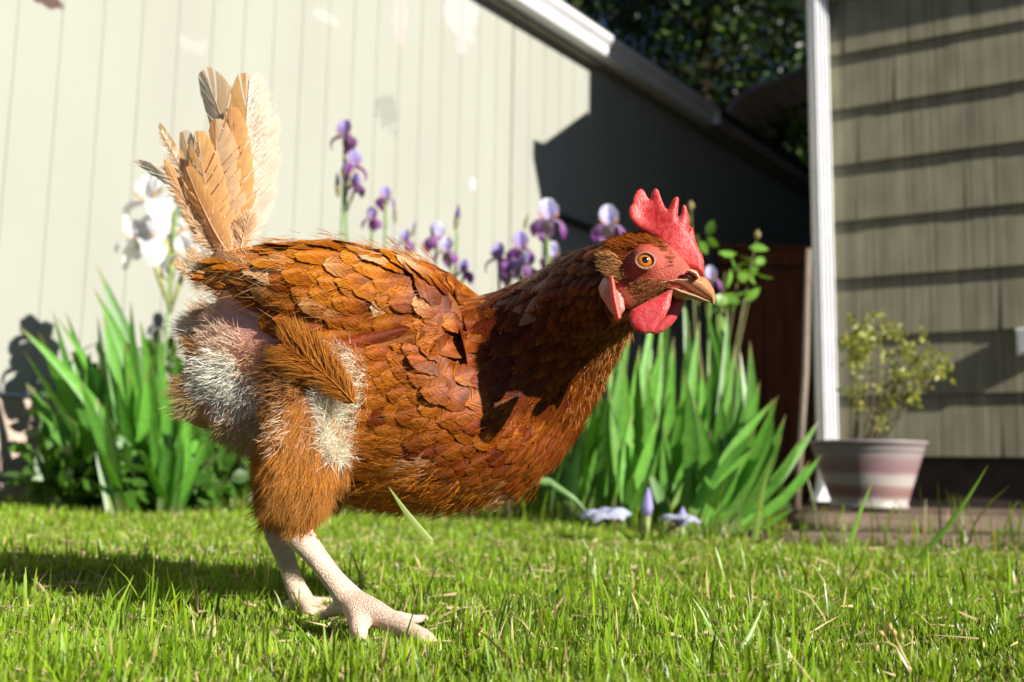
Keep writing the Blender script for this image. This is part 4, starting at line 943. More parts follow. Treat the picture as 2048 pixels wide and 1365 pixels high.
# ---- wings
def wing(sgn, name):
    wroot = empty('wing', (HENP.x, YS + sgn * .09, .28)); wroot.location = Vector(wroot.location) - HENP; wroot.parent = hen
    P_, D_, N_, L_, W_, c0_, c1_, lf_ = [], [], [], [], [], [], [], []
    x = 930.0; row = 0
    while x > 500:
        L = np.interp(x, [500, 620, 750, 900], [.058, .046, .034, .027]); W = L * np.interp(x, [500, 700, 900], [.42, .58, .72])
        y = 470 + (row % 2) * W * FPX / YS * .32
        while y < 740:
            qx, qy = x + rng.normal() * 6, y + rng.normal() * 5; y += W * FPX / YS * .58
            if not inpoly(np.array([[qx, qy]]), WING)[0]: continue
            o = P(qx, qy, YW); o.y = YS + sgn * .25
            hit = bvh.ray_cast(o, Vector((0, -sgn, 0)), .5)
            if hit[0] is None: continue
            p = np.array(hit[0]); nr = np.array(hit[1])
            if nr[1] * sgn < .05: continue
            # flow: from the shoulder, fanning up to the tip
            tx, ty = 380, 560; dx, dy = tx - qx, ty - qy; f = np.clip((900 - qx) / 350, 0, 1)
            ang = np.interp(qy, [480, 600, 720], [.03, -.02, .05]); d_ = np.array([-1, 0, -(ang + (1 - f) * .25)])
            if f > .3: dd = np.array([dx, 0, -dy * .9]) / max(60, abs(dx)); d_ = d_ * (1 - f) + dd * f
            d_ = d_ - nr * d_.dot(nr) * .9; d_ = unit(d_[None])[0] + rng.normal(size=3) * .10
            r1, r2 = rng.random(2); t = np.clip((680 - qy) / 150, .12, 1)
            base = mixc(MAH * 1.4, ORG, np.clip(t * 1.0 + rng.normal() * .2, 0, 1)); tipc = mixc(ORG, GOLD, np.clip(t + rng.normal() * .22, 0, 1))
            if t > .3 and r1 < .12: tipc = CRM * .8; base = CRM * .3 + GOLD * .7
            elif r1 > .96: base = MAH * 1.5; tipc = ORG * .8
            elif t > .2 and r2 < .2: tipc = TAN
            Lq = min(L * rng.uniform(.85, 1.15), max(.012, (qx - 396) * YW / FPX))
            P_.append(p - nr * .0012); D_.append(d_); N_.append(nr); L_.append(Lq); W_.append(W * rng.uniform(.9, 1.12)); c0_.append(base); c1_.append(tipc); lf_.append(rng.uniform(.08, .16))
        x -= L * FPX / YS * .27; row += 1
    d2, bw = conform(A_(P_), A_(D_), A_(L_), A_(N_), .09, .06)
    V, F, C = feathers(A_(P_), d2, A_(N_), A_(L_), A_(W_), A_(c0_), A_(c1_), TR, lift=0, drop=0, cup=.2, bow=bw)
    if sgn < 0: V, F, C = pushout(V, F, C)
    mesh('coverts', V, F, M['feather'], wroot, C); STR.append((A_(P_), A_(D_), A_(N_), A_(L_), A_(c1_), 16, .0026))
    # flight feathers: tips bundled at the rear, and the row along the lower edge
    lst = []
    for (x0, y0, x1, y1, wd, cc, dy) in [(640, 545, 386, 558, 30, MAH * 2.2, .078), (640, 530, 392, 552, 34, ORG * 1.0, .080), (640, 520, 402, 545, 34, TAN * .8, .081), (650, 508, 418, 534, 36, ORG * 1.1, .080), (660, 500, 442, 520, 38, GOLD * .9, .076), (680, 500, 478, 508, 38, GOLD, .070), (700, 492, 520, 496, 38, GOLD * .9, .060),
                 (680, 575, 470, 562, 40, MAH * 1.2, .078), (690, 585, 500, 575, 40, MAH * 1.5, .084), (700, 600, 528, 592, 42, ORG * .8, .09), (720, 620, 545, 620, 44, MAH * 1.8, .094), (740, 635, 562, 645, 44, ORG * .8, .098), (760, 650, 585, 668, 46, MAH * 1.6, .10), (790, 660, 615, 690, 48, ORG * .8, .101), (820, 670, 655, 708, 48, MAH * 1.7, .102), (850, 680, 700, 722, 48, ORG * .8, .102)]:
        a = P(x0, y0, YW); a.y = YS + sgn * (dy - .002 - .005 * (y1 > 570)); e = P(x1, y1, YW); e.y = YS + sgn * (dy - .004 - .002 * (y1 > 570)); d_ = e - a
        V, F, C = feathers(A_([a]), A_([d_]), A_([(0, sgn, .15)]), A_([d_.length]), A_([pm(wd, YS)]), A_([cc]), A_([cc * 1.15]), TL, lift=.02, drop=.03, cup=.25, bend=np.array([sgn * .03]))
        lst.append((V, F, C))
    V, F, C = joinV(lst); mesh('flight_feathers', V, F, M['feather'], wroot, C)
wing(-1, 'near'); wing(1, 'far')
# ---- tail feathers, each a part: base, control, tip in px, width, colours
CR0 = np.array((.80, .47, .19)); CR1 = np.array((.84, .60, .36)); PL = np.array((.80, .68, .54))
def bigfeather(name, base, ctrl, tip, wd, Y0, Y1, cl, crr, twist=0, parent=None, K=46, seed=0, shape=longf, split=None, mat=None):
    r_ = np.random.default_rng(seed + 100); a = P(*base, Y0); c_ = P(*ctrl, (Y0 + Y1) / 2); e = P(*tip, Y1); V = []; C = []; F = []
    def cur(t): return a * (1 - t) ** 2 + c_ * 2 * t * (1 - t) + e * t * t
    def tg(t): return ((c_ - a) * (1 - t) + (e - c_) * t).normalized()
    wm = pm(wd, (Y0 + Y1) / 2) * .5; st = .12
    for sd in (-1, 1):
        cc = cl if sd < 0 else crr; clump = 0; run = 0
        for i in range(K):
            if run <= 0: run = r_.integers(2, 7); clump = r_.uniform(-.22, .06); gapc = r_.random() < .45
            run -= 1
            t0 = st + (1 - st) * i / K; t1 = st + (1 - st) * (i + 1) / K; b = len(V)
            if run == 0 and gapc: t1 -= .75 * (t1 - t0)
            for tt in (t0, t1):
                for q in (0, .35, .7, 1):
                    rt = tt * .86 + st * .1 - .02; te = min(1, rt + (tt - rt + .0) * q + .05 * q * q); p = cur(te); T_ = tg(te); nn = Vector((math.sin(twist), -math.cos(twist), 0)); sv = T_.cross(nn).normalized()
                    wv = wm * shape(tt) * (1 + clump * q) * (1.15 if sd > 0 else .9) * q
                    h = -.18 * wv * q + r_.normal() * .0001
                    V.append(p + sv * wv * sd * 1 + nn * h); mot = .5 + .5 * math.sin(tt * 55 + q * 6 + sd) * math.sin(tt * 23 + sd * 2)
                    C.append(tuple(np.clip(cc * (1 - .22 * mot * (q < .9)) * r_.uniform(.93, 1.05), 0, 1)))
            for k in range(3): F.append((b + k, b + k + 1, b + 4 + k + 1, b + 4 + k))
    f = MB(); f.add(V, F, C); m_ = MB()
    m_.tube([cur(k / 14) for k in range(15)], [.0013 * (1 - .9 * (k / 14) ** .6) for k in range(15)], 6, (.80, .55, .36)); f.add(m_.V, m_.F, m_.C)
    # afterfeather fluff at the base
    return f.build(name, mat or M['tail'], parent, True)
tl = [((482, 508), (496, 330), (520, 150), 60, .765, .768, PL, PL, 8), ((478, 506), (496, 330), (492, 146), 122, .757, .75, CR0, PL, 1), ((472, 508), (480, 280), (403, 142), 90, .772, .785, PL * .95, CR1, 2),
      ((472, 508), (468, 350), (462, 215), 74, .750, .745, CR0, CR0, 3), ((466, 508), (428, 370), (432, 238), 84, .746, .740, CR0, CR1, 4), ((458, 510), (392, 400), (318, 248), 58, .765, .772, CR1, CR0, 5),
      ((454, 512), (385, 450), (330, 318), 60, .744, .735, CR0 * .95, CR0, 6), ((450, 512), (405, 370), (268, 322), 66, .775, .79, PL, PL, 7), ((462, 512), (410, 420), (396, 262), 72, .740, .738, CR0, CR0 * .95, 10),
      ((482, 505), (512, 420), (540, 235), 70, .775, .78, CR1, PL, 11), ((460, 512), (400, 400), (366, 262), 66, .778, .79, CR1, PL, 13), ((462, 512), (424, 470), (372, 335), 56, .736, .730, CR0, CR0, 14)]
for i, (b_, c_, t_, wd, y0, y1, cl, crr, sd) in enumerate(tl):
    bigfeather('tail_feather', b_, c_, t_, wd, y0, y1, cl, crr, twist=random.uniform(-.5, .5) if i not in (0, 1) else .1, parent=hen, seed=sd, shape=(lambda t: min(1, t * 3) * max(0, 1 - t ** 1.8) ** .8) if i in (5, 6, 7) else longf)
# ---- down and fluff
def hairs(pos, dr, L, wdt, c0, c1, curve=None, seg=4):
    n = len(pos); dr = unit(dr); vw = unit(rng.normal(size=(n, 3)) * .5 + [0, -1, 0]); b = unit(np.cross(dr, vw))
    cv = unit(rng.normal(size=(n, 3))) * .25 if curve is None else curve
    V = []; C = []
    for i in range(seg):
        u = i / (seg - 1); p = pos + dr * (u * L)[:, None] + cv * (u * u * L)[:, None]; w_ = (wdt * (1 - u) ** .7 * .5)[:, None]
        V += [p - b * w_, p + b * w_]; cc = c0 * (1 - u) + c1 * u; C += [cc, cc]
    V = np.stack(V, 1); C = np.stack(C, 1); k = seg * 2
    q = np.array([(i * 2, i * 2 + 1, i * 2 + 3, i * 2 + 2) for i in range(seg - 1)])
    return V.reshape(-1, 3), (q[None] + (np.arange(n) * k)[:, None, None]).reshape(-1, 4), C.reshape(-1, 3)
near = bn[:, 1] < .25
def pick(poly, n, extra=None):
    m_ = inpoly(bpx, poly) & (bn[:, 1] < .35)
    if extra is not None: m_ &= extra
    ix = np.where(m_)[0]; return rng.choice(ix, n) if len(ix) else ix
THIGH = [(560, 700), (640, 680), (715, 705), (748, 750), (725, 830), (698, 960), (672, 1040), (640, 1078), (560, 1062), (518, 1000), (512, 900), (540, 800)]
ix = pick(THIGH, 46000); pp = bv[ix] + rng.normal(size=(len(ix), 3)) * .0005; q = bpx[ix]
white = inpoly(q, [(640, 705), (700, 690), (742, 750), (722, 800), (698, 920), (650, 930), (635, 800), (665, 760)]) | ((q[:, 0] > 640) & (q[:, 1] > 760) & (q[:, 1] < 900) & (rng.random(len(q)) < .8))
base = np.where(white[:, None], np.array([[.92, .80, .64]]), mixc(GOLD * 1.05, TAN, rng.random(len(q)) * .9)); 
dk = (q[:, 1] > 960) & ~white; base[dk] *= .8; base[(q[:, 1] < 780) & ~white] *= .75
n = len(ix); nzv = np.stack([vnoise(pp, 90, 11), vnoise(pp, 90, 12), vnoise(pp, 90, 13)], 1) * .9; dr = bn[ix] * .22 + np.array([-.25, 0, -1.0]) + rng.normal(size=(n, 3)) * .13 + nzv * .55; dr[white] = bn[ix][white] * .6 + [-.5, -.3, .25] + rng.normal(size=(white.sum(), 3)) * .45
up_ = (q[:, 1] < 760) & ~white; dr[up_] = bn[ix][up_] * .3 + [-.9, 0, .15] + rng.normal(size=(up_.sum(), 3)) * .3
L = rng.uniform(.008, .017, n); L[q[:, 1] > 1010] *= .5
V1 = hairs(pp, dr, L, rng.uniform(.00022, .00048, n), base * .85, np.clip(base * 1.15, 0, .92))
V, F, C = joinV([V1]); mesh('thigh_down', V, F, M['down'], hen, C)
# one broad curved feather lying over the thigh
def downy(base, ctrl, tip, Y0, Y1, wl, wr, n, c0, c1, flat=.25, taper=lambda t: math.sin(math.pi * min(1, t * .85 + .12)) ** .6, ang=.9):
    a = np.array(P(*base, Y0)); c_ = np.array(P(*ctrl, (Y0 + Y1) / 2)); e = np.array(P(*tip, Y1)); t = rng.random(n)[:, None]
    p = a * (1 - t) ** 2 + c_ * 2 * t * (1 - t) + e * t * t; T_ = unit((c_ - a) * (1 - t) + (e - c_) * t); sv = np.cross(T_, [0, -1, 0]); sg = rng.choice([-1, 1], n)
    d_ = sv * sg[:, None] + T_ * ang + rng.normal(size=(n, 3)) * .26 + np.array([0, flat, 0]); tp = np.array([taper(x) for x in t[:, 0]])
    L = np.where(sg > 0, wr, wl) * Y0 / FPX * tp * rng.uniform(.8, 1.1, n) * 1.3; q = rng.random((n, 1)) * .4
    H = hairs(p, d_, L, rng.uniform(.0004, .0008, n), c0 * (1 - q) + c1 * q, c1 * (.85 + q * .5), curve=T_ * .25 + rng.normal(size=(n, 3)) * .06)
    f = MB(); f.tube([Vector((a * (1 - k / 10) ** 2 + c_ * 2 * k / 10 * (1 - k / 10) + e * (k / 10) ** 2)) + Vector((0, -.0006, 0)) for k in range(11)], [.0004 * (1 - .8 * k / 10) for k in range(11)], 6, tuple(np.clip(c1 * 1.1, 0, .9)))
    R2 = (np.array([tuple(v) for v in f.V]), np.array([g_ for g_ in f.F if len(g_) == 4]), np.array(f.C)); return joinV([H, R2])
V, F, C = downy((708, 806), (645, 735), (566, 690), .660, .676, 60, 74, 5200, ORG * .95, GOLD * .7 + TAN * .3, ang=1.15, flat=.45, taper=lambda t: (.35 + .65 * min(1, t * 2.2)) * max(0.05, 1 - max(0, (t - .6) / .4) ** 2) ** .6); mesh('loose_feather', V, F, M['down'], hen, C)
# far thigh
ixf = np.where((bv[:, 1] > .79) & (bpx[:, 0] > 500) & (bpx[:, 0] < 680) & (bpx[:, 1] > 850) & (bpx[:, 1] < 1045))[0]
ixf = rng.choice(ixf, 3000); n = len(ixf); bs = mixc(MAH * 1.6, ORG, rng.random(n)); V, F, C = hairs(bv[ixf], bn[ixf] * .5 + np.array([0, 0, -1]) + rng.normal(size=(n, 3)) * .3, rng.uniform(.01, .02, n), rng.uniform(.0005, .001, n), bs, bs); 
mesh('far_thigh_down', V, F, M['down'], hen, C)
# belly fringe between thigh and breast
ix = pick([(655, 960), (900, 940), (1000, 990), (900, 1040), (660, 1050)], 900, bn[:, 2] < .1); n = len(ix); bs = mixc(ORG, GOLD, rng.random(n))
F1 = hairs(bv[ix], bn[ix] * .4 + np.array([-.9, 0, -.25]) + rng.normal(size=(n, 3)) * .25, rng.uniform(.008, .018, n), rng.uniform(.0004, .0009, n), bs * .8, bs)
# throat whiskers
ix = pick([(1180, 640), (1262, 640), (1275, 690), (1215, 760), (1160, 840), (1120, 830)], 900); n = len(ix); bs = mixc(ORG, TAN * 1.1, rng.random(n))
F2 = hairs(bv[ix], bn[ix] * .3 + np.array([-.5, 0, -.7]) + rng.normal(size=(n, 3)) * .2, rng.uniform(.006, .012, n), rng.uniform(.0003, .0006, n), bs * .8, bs)
# short face bristles: crown, cheek, ear tuft
ix = pick([(1228, 470), (1300, 455), (1335, 480), (1352, 515), (1348, 532), (1318, 492), (1290, 486), (1258, 505), (1248, 530), (1228, 540)], 4200); n = len(ix); bs = mixc(ORG * .8, MAH * 1.1, rng.random(n))
F3 = hairs(bv[ix], bn[ix] * .18 + np.array([-1, 0, .05]) + rng.normal(size=(n, 3)) * .15, rng.uniform(.004, .008, n), rng.uniform(.0004, .0008, n), bs * .8, np.clip(bs * 1.4, 0, 1))
ix = pick([(1245, 560), (1300, 556), (1345, 560), (1345, 575), (1300, 600), (1270, 605), (1245, 580)], 3000); n = len(ix); bs = mixc(TAN * .8, MAH * 1.6, rng.random(n))
F4 = hairs(bv[ix], bn[ix] * .25 + np.array([-1, 0, -.25]) + rng.normal(size=(n, 3)) * .2, rng.uniform(.002, .0045, n), rng.uniform(.0002, .0004, n), bs * .8, bs)
ix = pick([(1208, 515), (1235, 510), (1252, 530), (1256, 560), (1238, 566), (1214, 545)], 3000); n = len(ix); bs = mixc(TAN * .9, TAN * .5, rng.random(n))
F5 = hairs(bv[ix] + bn[ix] * .0025, bn[ix] * .4 + np.array([-.9, 0, .15]) + rng.normal(size=(n, 3)) * .2, rng.uniform(.003, .007, n), rng.uniform(.0003, .0006, n), bs * .9, np.clip(bs * 1.3, 0, 1))
V, F, C = joinV([F1, F2, F3, F4, F5]); mesh('fine_bristles', V, F, M['down'], hen, C)
# tufts on the bare rump
T5 = []
for (b_, c_, t_, wl) in (((470, 512), (445, 470), (405, 440), 34), ((462, 512), (430, 480), (398, 470), 30), ((480, 508), (486, 470), (500, 430), 26), ((445, 515), (410, 470), (372, 420), 26), ((400, 545), (392, 525), (380, 500), 16), ((395, 560), (370, 545), (352, 520), 14)):
    T5.append(downy(b_, c_, t_, .742, .738, wl, wl, 420, CR1 * .9, CR1, ang=1.3))
T5.append(downy((482, 470), (486, 330), (500, 160), .757, .75, 4, 60, 2200, np.array((.93, .84, .72)), np.array((.93, .84, .72)), ang=1.1)); T5.append(downy((470, 480), (500, 400), (530, 260), .77, .775, 10, 26, 700, PL, PL, ang=1.1)); T5.append(downy((448, 500), (400, 430), (330, 330), .745, .736, 34, 8, 800, CR1, PL, ang=1.1)); T5.append(downy((455, 500), (400, 400), (322, 262), .764, .77, 30, 20, 700, CR1, PL, ang=1.2))
for (x, y, r_, n, cc, dd, Ln) in [(375, 565, 34, 900, (.72, .58, .42), (-.7, 0, .5), .020), (392, 600, 40, 800, (.6, .45, .3), (-1, 0, .1), .016), (362, 650, 26, 900, (.80, .66, .5), (-1, -.2, -.15), .018), (385, 690, 20, 300, (.4, .2, .08), (-1, 0, -.3), .014),
                                   (440, 690, 36, 700, (.72, .55, .4), (-.4, -.6, .5), .012), (436, 752, 38, 1900, (.90, .80, .70), (-.7, -.7, -.2), .015), (470, 790, 40, 1000, (.90, .82, .74), (.1, -.8, -.7), .014), (500, 720, 36, 600, (.6, .38, .2), (.2, -.7, -.2), .012), (372, 770, 22, 600, (.5, .3, .13), (-1, 0, -.3), .016),
                                   (378, 810, 24, 500, (.55, .42, .2), (-.9, 0, -.5), .014), (440, 880, 26, 350, (.5, .38, .16), (-.8, 0, -.7), .012), (520, 850, 50, 1200, (.70, .52, .36), (-.4, -.5, -.6), .014), (570, 760, 36, 900, (.42, .2, .07), (-.4, -.4, -.5), .018), (480, 905, 16, 200, (.45, .36, .12), (-.5, 0, -1), .012), (475, 520, 26, 700, (.78, .5, .28), (-.4, -.4, .7), .012), (410, 545, 26, 500, (.6, .5, .35), (-.8, 0, .8), .022)]:
    ang = rng.uniform(0, 6.28, n); n = int(n * .8); ang = ang[:n]; rr_ = r_ * 1.35 * rng.random(n) ** .75; qx = x + rr_ * np.cos(ang); qy = y + rr_ * np.sin(ang); ps = []; ns_ = []
    for a_, b_ in zip(qx, qy):
        o = Vector((0, 0, CAMH)); d0 = (P(a_, b_, 1.0) - o).normalized(); hit = bvh.ray_cast(o, d0, 2.0)
        if hit[0] is None: hit = bvh.find_nearest(P(a_, b_, .76), .08)
        if hit[0] is None: continue
        ps.append(hit[0]); ns_.append(hit[1])
    ps = np.array(ps); ns_ = np.array(ns_); n = len(ps); cc = np.clip(np.array(cc) * 1.12, 0, .93)
    T5.append(hairs(ps, ns_ * .55 + np.array(dd) + rng.normal(size=(n, 3)) * .35, rng.uniform(.25, 1.0, n) ** 1.3 * Ln * 1.0, rng.uniform(.0003, .0007, n), cc * rng.uniform(.6, 1, (n, 1)), np.clip(cc * rng.uniform(.9, 1.1, (n, 1)), 0, .92)))
V, F, C = joinV([strands(*a) for a in STR + STN]); mesh('loose_barbs', V, F, M['down'], hen, C)
V, F, C = joinV(T5); mesh('rump_tufts', V, F, M['down'], hen, C)
# small ragged quills on the rump
# ---- head details from traced outlines (crop coordinates of a 3.412x enlargement at 1000,340)
def cp(a): return [(1000 + x / 3.412, 340 + y / 3.412) for x, y in a]
def inflate(name, poly, Y, T, d0, mat, colf, parent=hen, vox=.0006, yf=None, back_=1.0, power=.5, sm_it=3):
    pts = [P(x, y, Y) for x, y in poly]; A2 = np.array([(p.x, p.z) for p in pts])
    bm = bmesh.new(); vs_ = [bm.verts.new((a, -.002, b)) for a, b in A2]; fc = bm.faces.new(vs_); bmesh.ops.triangulate(bm, faces=[fc])
    ex = bmesh.ops.extrude_face_region(bm, geom=bm.faces[:]); [setattr(v, 'co', v.co + Vector((0, .004, 0))) for v in ex['geom'] if isinstance(v, bmesh.types.BMVert)]
    bmesh.ops.recalc_face_normals(bm, faces=bm.faces); me = bpy.data.meshes.new('t'); bm.to_mesh(me); bm.free(); o = bpy.data.objects.new('t', me); col.objects.link(o)
    m_ = o.modifiers.new('r', 'REMESH'); m_.mode = 'VOXEL'; m_.voxel_size = vox; dg = bpy.context.evaluated_depsgraph_get(); e_ = o.evaluated_get(dg); m2 = e_.to_mesh()
    v = np.empty(len(m2.vertices) * 3); m2.vertices.foreach_get('co', v); v = v.reshape(-1, 3); f_ = [tuple(p.vertices) for p in m2.polygons]; e_.to_mesh_clear(); bpy.data.objects.remove(o)
    B2 = np.roll(A2, -1, 0); q = v[:, [0, 2]][:, None]; ab = (B2 - A2)[None]; tt = np.clip(((q - A2[None]) * ab).sum(2) / ((ab ** 2).sum(2) + 1e-12), 0, 1)
    dd = np.sqrt((((A2[None] + ab * tt[..., None]) - q) ** 2).sum(2)).min(1); pr = np.clip(dd / d0, 0, 1); pr = (1 - (1 - pr) ** 2) ** power
    sg = np.clip(v[:, 1] / .002, -1, 1); px_ = PIX(np.stack([v[:, 0], np.full(len(v), Y), v[:, 2]], 1)); Tv = T(px_) if callable(T) else T
    yo = yf(px_) if yf else 0; bk = np.where(sg > 0, back_, 1)
    v[:, 1] = Y + yo + sg * Tv * pr * bk
    return mesh(name, v, f_, mat, parent, colf(px_, pr, v))
comb = cp([(985, 425), (930, 385), (890, 340), (877, 290), (885, 255), (905, 228), (915, 180), (935, 140), (965, 122), (988, 138), (1003, 168), (1022, 203), (1031, 200), (1035, 160), (1048, 130), (1065, 122), (1082, 140), (1097, 190), (1117, 243), (1138, 280), (1153, 255), (1177, 205), (1200, 187), (1218, 197), (1216, 250), (1207, 320), (1212, 347), (1235, 305), (1241, 262), (1250, 240), (1268, 250), (1285, 300), (1294, 350), (1288, 395), (1282, 418), (1300, 392), (1316, 390), (1324, 430), (1337, 490), (1357, 540), (1385, 590), (1393, 640), (1387, 725), (1340, 715), (1280, 690), (1200, 660), (1150, 600), (1100, 520), (1040, 460)])
RED = np.array((.50, .018, .020)); PNK = np.array((.58, .09, .075))
def ccomb(q, pr, v): n_ = vnoise(v, 380, 5); t = np.clip(.35 + .9 * n_ + .25 * (1 - pr), 0, 1)[:, None]; return RED * (1 - t) + PNK * t
inflate('comb', comb, .630, lambda q: np.interp(q[:, 1], [380, 430, 480, 560], [.0014, .0022, .0032, .0062]), .0045, M['comb'], ccomb, yf=lambda q: .0022 * np.sin((q[:, 0] - 1260) / 19) * np.clip((520 - q[:, 1]) / 90, 0, 1))
def cw(q, pr, v): n_ = vnoise(v * np.array([1, 1, .5]), 420, 6); t = np.clip(.2 + .6 * n_ + .5 * (1 - pr), 0, 1)[:, None]; return np.array((.46, .022, .03)) * (1 - t) + np.array((.56, .11, .10)) * t
wat = cp([(1188, 808), (1178, 860), (1162, 930), (1122, 1010), (1080, 1062), (1040, 1110), (980, 1123), (920, 1100), (888, 1055), (877, 1000), (900, 955), (950, 925), (1010, 890), (1090, 850), (1150, 815)])
inflate('wattle', wat, .612, .0026, .005, M['comb'], cw, yf=lambda q: .006 * np.clip((620 - q[:, 1]) / 50, 0, 1) ** 1.0)
wat2 = cp([(1262, 872), (1247, 930), (1217, 1000), (1172, 1060), (1112, 1105), (1052, 1125), (1020, 1112), (1060, 1040), (1120, 960), (1170, 880), (1215, 862)])
inflate('wattle', wat2, .640, .0024, .005, M['comb'], cw)
lobe = cp([(742, 700), (700, 735), (677, 790), (690, 850), (722, 905), (770, 985), (812, 1010), (850, 960), (842, 880), (822, 800), (815, 750), (785, 712)])
def cl_(q, pr, v):
    n_ = vnoise(v, 300, 8); t = np.clip((q[:, 1] - 545) / 45 + n_ * .6, 0, 1)[:, None]; return np.array((.72, .58, .52)) * (1 - t) + np.array((.60, .22, .19)) * t
inflate('earlobe', lobe, .6285, .0062, .006, M['comb'], cl_, back_=1.0, yf=lambda q: np.interp(q[:, 0], [1200, 1250], [.006, -.002]))
flap = cp([(743, 730), (758, 722), (774, 732), (786, 790), (800, 870), (815, 950), (830, 1015), (812, 1033), (788, 1032), (776, 980), (757, 900), (746, 820)])
inflate('ear_flap', flap, .6205, .0042, .0028, M['comb'], lambda q, pr, v: np.tile(np.array((.78, .13, .09)), (len(v), 1)), vox=.0004, back_=1.5)
# beak
HORN = np.array((.46, .20, .085)); HORNL = np.array((.72, .45, .25))
def cb(q, pr, v):
    t = np.clip((q[:, 0] - 1335) / 60, 0, 1)[:, None]; n_ = vnoise(v * np.array([.3, 1, 1]), 500, 9)[:, None]
    c_ = np.array((.62, .33, .24)) * (1 - t) + HORN * t; c_ = c_ * (1 + .3 * n_); e = np.clip((q[:, 1] - np.interp(q[:, 0], [1320, 1400, 1425], [572, 588, 602])) / 8, 0, 1)[:, None]; return np.clip(c_ * (1 - .5 * e) + HORNL * .5 * e, 0, 1)
ub = cp([(1050, 800), (1052, 782), (1100, 768), (1160, 756), (1220, 742), (1248, 700), (1290, 678), (1340, 690), (1362, 728), (1395, 732), (1430, 768), (1462, 822), (1472, 880), (1460, 926), (1446, 918), (1428, 890), (1380, 868), (1330, 845), (1260, 818), (1190, 796), (1120, 795), (1075, 806)])
inflate('upper_beak', ub, .630, lambda q: np.interp(q[:, 0], [1305, 1350, 1380, 1432], [.0185, .0155, .0108, .0030]), .0075, M['beak'], cb, vox=.0005)
lb = cp([(1100, 812), (1180, 812), (1260, 832), (1340, 860), (1418, 892), (1436, 908), (1390, 902), (1330, 888), (1262, 884), (1200, 874), (1150, 850)])
inflate('lower_beak', lb, .630, lambda q: np.interp(q[:, 0], [1305, 1350, 1380, 1425], [.0160, .0125, .0085, .0025]), .004, M['beak'], lambda q, pr, v: np.tile(np.array((.42, .23, .13)), (len(v), 1)), vox=.0005)
f = MB(); c = P(1378, 556, .6195); V = []
f2 = []
no = cp([(1262, 702), (1290, 700), (1325, 722), (1352, 742), (1335, 758), (1300, 752), (1270, 740), (1258, 722)])
inflate('nostril', no, .6195, .0022, .002, simple('nostril', (.35, .10, .07), (.2, .05, .04), 300), lambda q, pr, v: np.tile(np.array((.3, .1, .08)), (len(v), 1)), vox=.0004)
no = cp([(1262, 690), (1300, 680), (1345, 700), (1362, 735), (1350, 752), (1325, 722), (1290, 702)])
inflate('nostril_cap', no, .6175, .0026, .002, M['comb'], lambda q, pr, v: np.tile(np.array((.70, .40, .33)), (len(v), 1)), vox=.0004)
# eye: globe, iris, pupil, lid ring
def eye(px, py, sgn):
    if sgn < 0:
        o = Vector((0, 0, CAMH)); d0 = (P(px, py, 1) - o).normalized(); hit = bvh.ray_cast(o, d0, 2); pos_ = hit[0]; nrm = (-d0 * .75 + Vector(hit[1]) * .35).normalized()
        nrm = Vector((.12, -1, .08)).normalized()
    else: pos_ = nearp.copy(); pos_.y = 2 * .636 - nearp.y; nrm = Vector((.12, 1, .08)).normalized()
    e = empty('eye', pos_ - HENP); e.parent = hen
    ax = nrm.cross(Vector((0, 0, 1))).normalized(); ay = ax.cross(nrm)
    r0 = pm(15.8, .62); base = pos_ + nrm * .0001
    def dome(r1, r2, h0, h1, c, n=40, m=8, irr=0):
        f = MB(); V = []; F = []
        for i in range(m + 1):
            t = i / m; rr = r1 + (r2 - r1) * t; hh = h0 + (h1 - h0) * (1 - (1 - t) ** 2)
            for k in range(n): q = 2 * math.pi * k / n; V.append(base + (ax * math.cos(q) + ay * math.sin(q)) * rr * (1 + irr * math.sin(3 * q + i)) + nrm * hh)
        for i in range(m):
            for k in range(n): F.append((i * n + k, (i + 1) * n + k, (i + 1) * n + (k + 1) % n, i * n + (k + 1) % n))
        f.add(V, F, c); return f
    eg = attrmat('eye_gloss' + str(sgn), rough=.06, spec=.8, noise=.15, nscale=1200)
    f = dome(r0 * 1.02, r0 * .42, .0002, .0018, None); cs = []
    for i in range(9):
        for k in range(40): cs.append(tuple(np.array((.46, .12, .005)) * (.55 + .55 * min(1, i / 5)) if i < 8 else (.3, .1, .02)))
    f.C = cs; f.n = len(f.V); o1 = f.build('iris', eg, e, True)
    f = dome(r0 * .44, .00001, .00180, .0022, (.004, .004, .004)); f.build('pupil', eg, e, True)
    # lid: torus-like, slightly oval
    f = MB(); V = []; F = []; n, m = 48, 12
    for k in range(n):
        q = 2 * math.pi * k / n; R_ = r0 * (1.18 - .17 * max(0, math.sin(q)) + .03 * math.cos(2 * q)); dr_ = ax * math.cos(q) * 1.04 + ay * math.sin(q) * .97
        for j in range(m):
            a_ = 2 * math.pi * j / m; V.append(base + dr_ * (R_ + r0 * .20 * math.cos(a_)) + nrm * (.0010 + .0011 * max(0, math.sin(q)) + r0 * .20 * math.sin(a_)))
    for k in range(n):
        for j in range(m): F.append((k * m + j, ((k + 1) % n) * m + j, ((k + 1) % n) * m + (j + 1) % m, k * m + (j + 1) % m))
    f.add(V, F, (.24, .115, .08)); f.build('eyelid', M['comb'], e, True)
    return pos_
nearp = eye(1289, 522, -1); eye(1289, 522, 1)
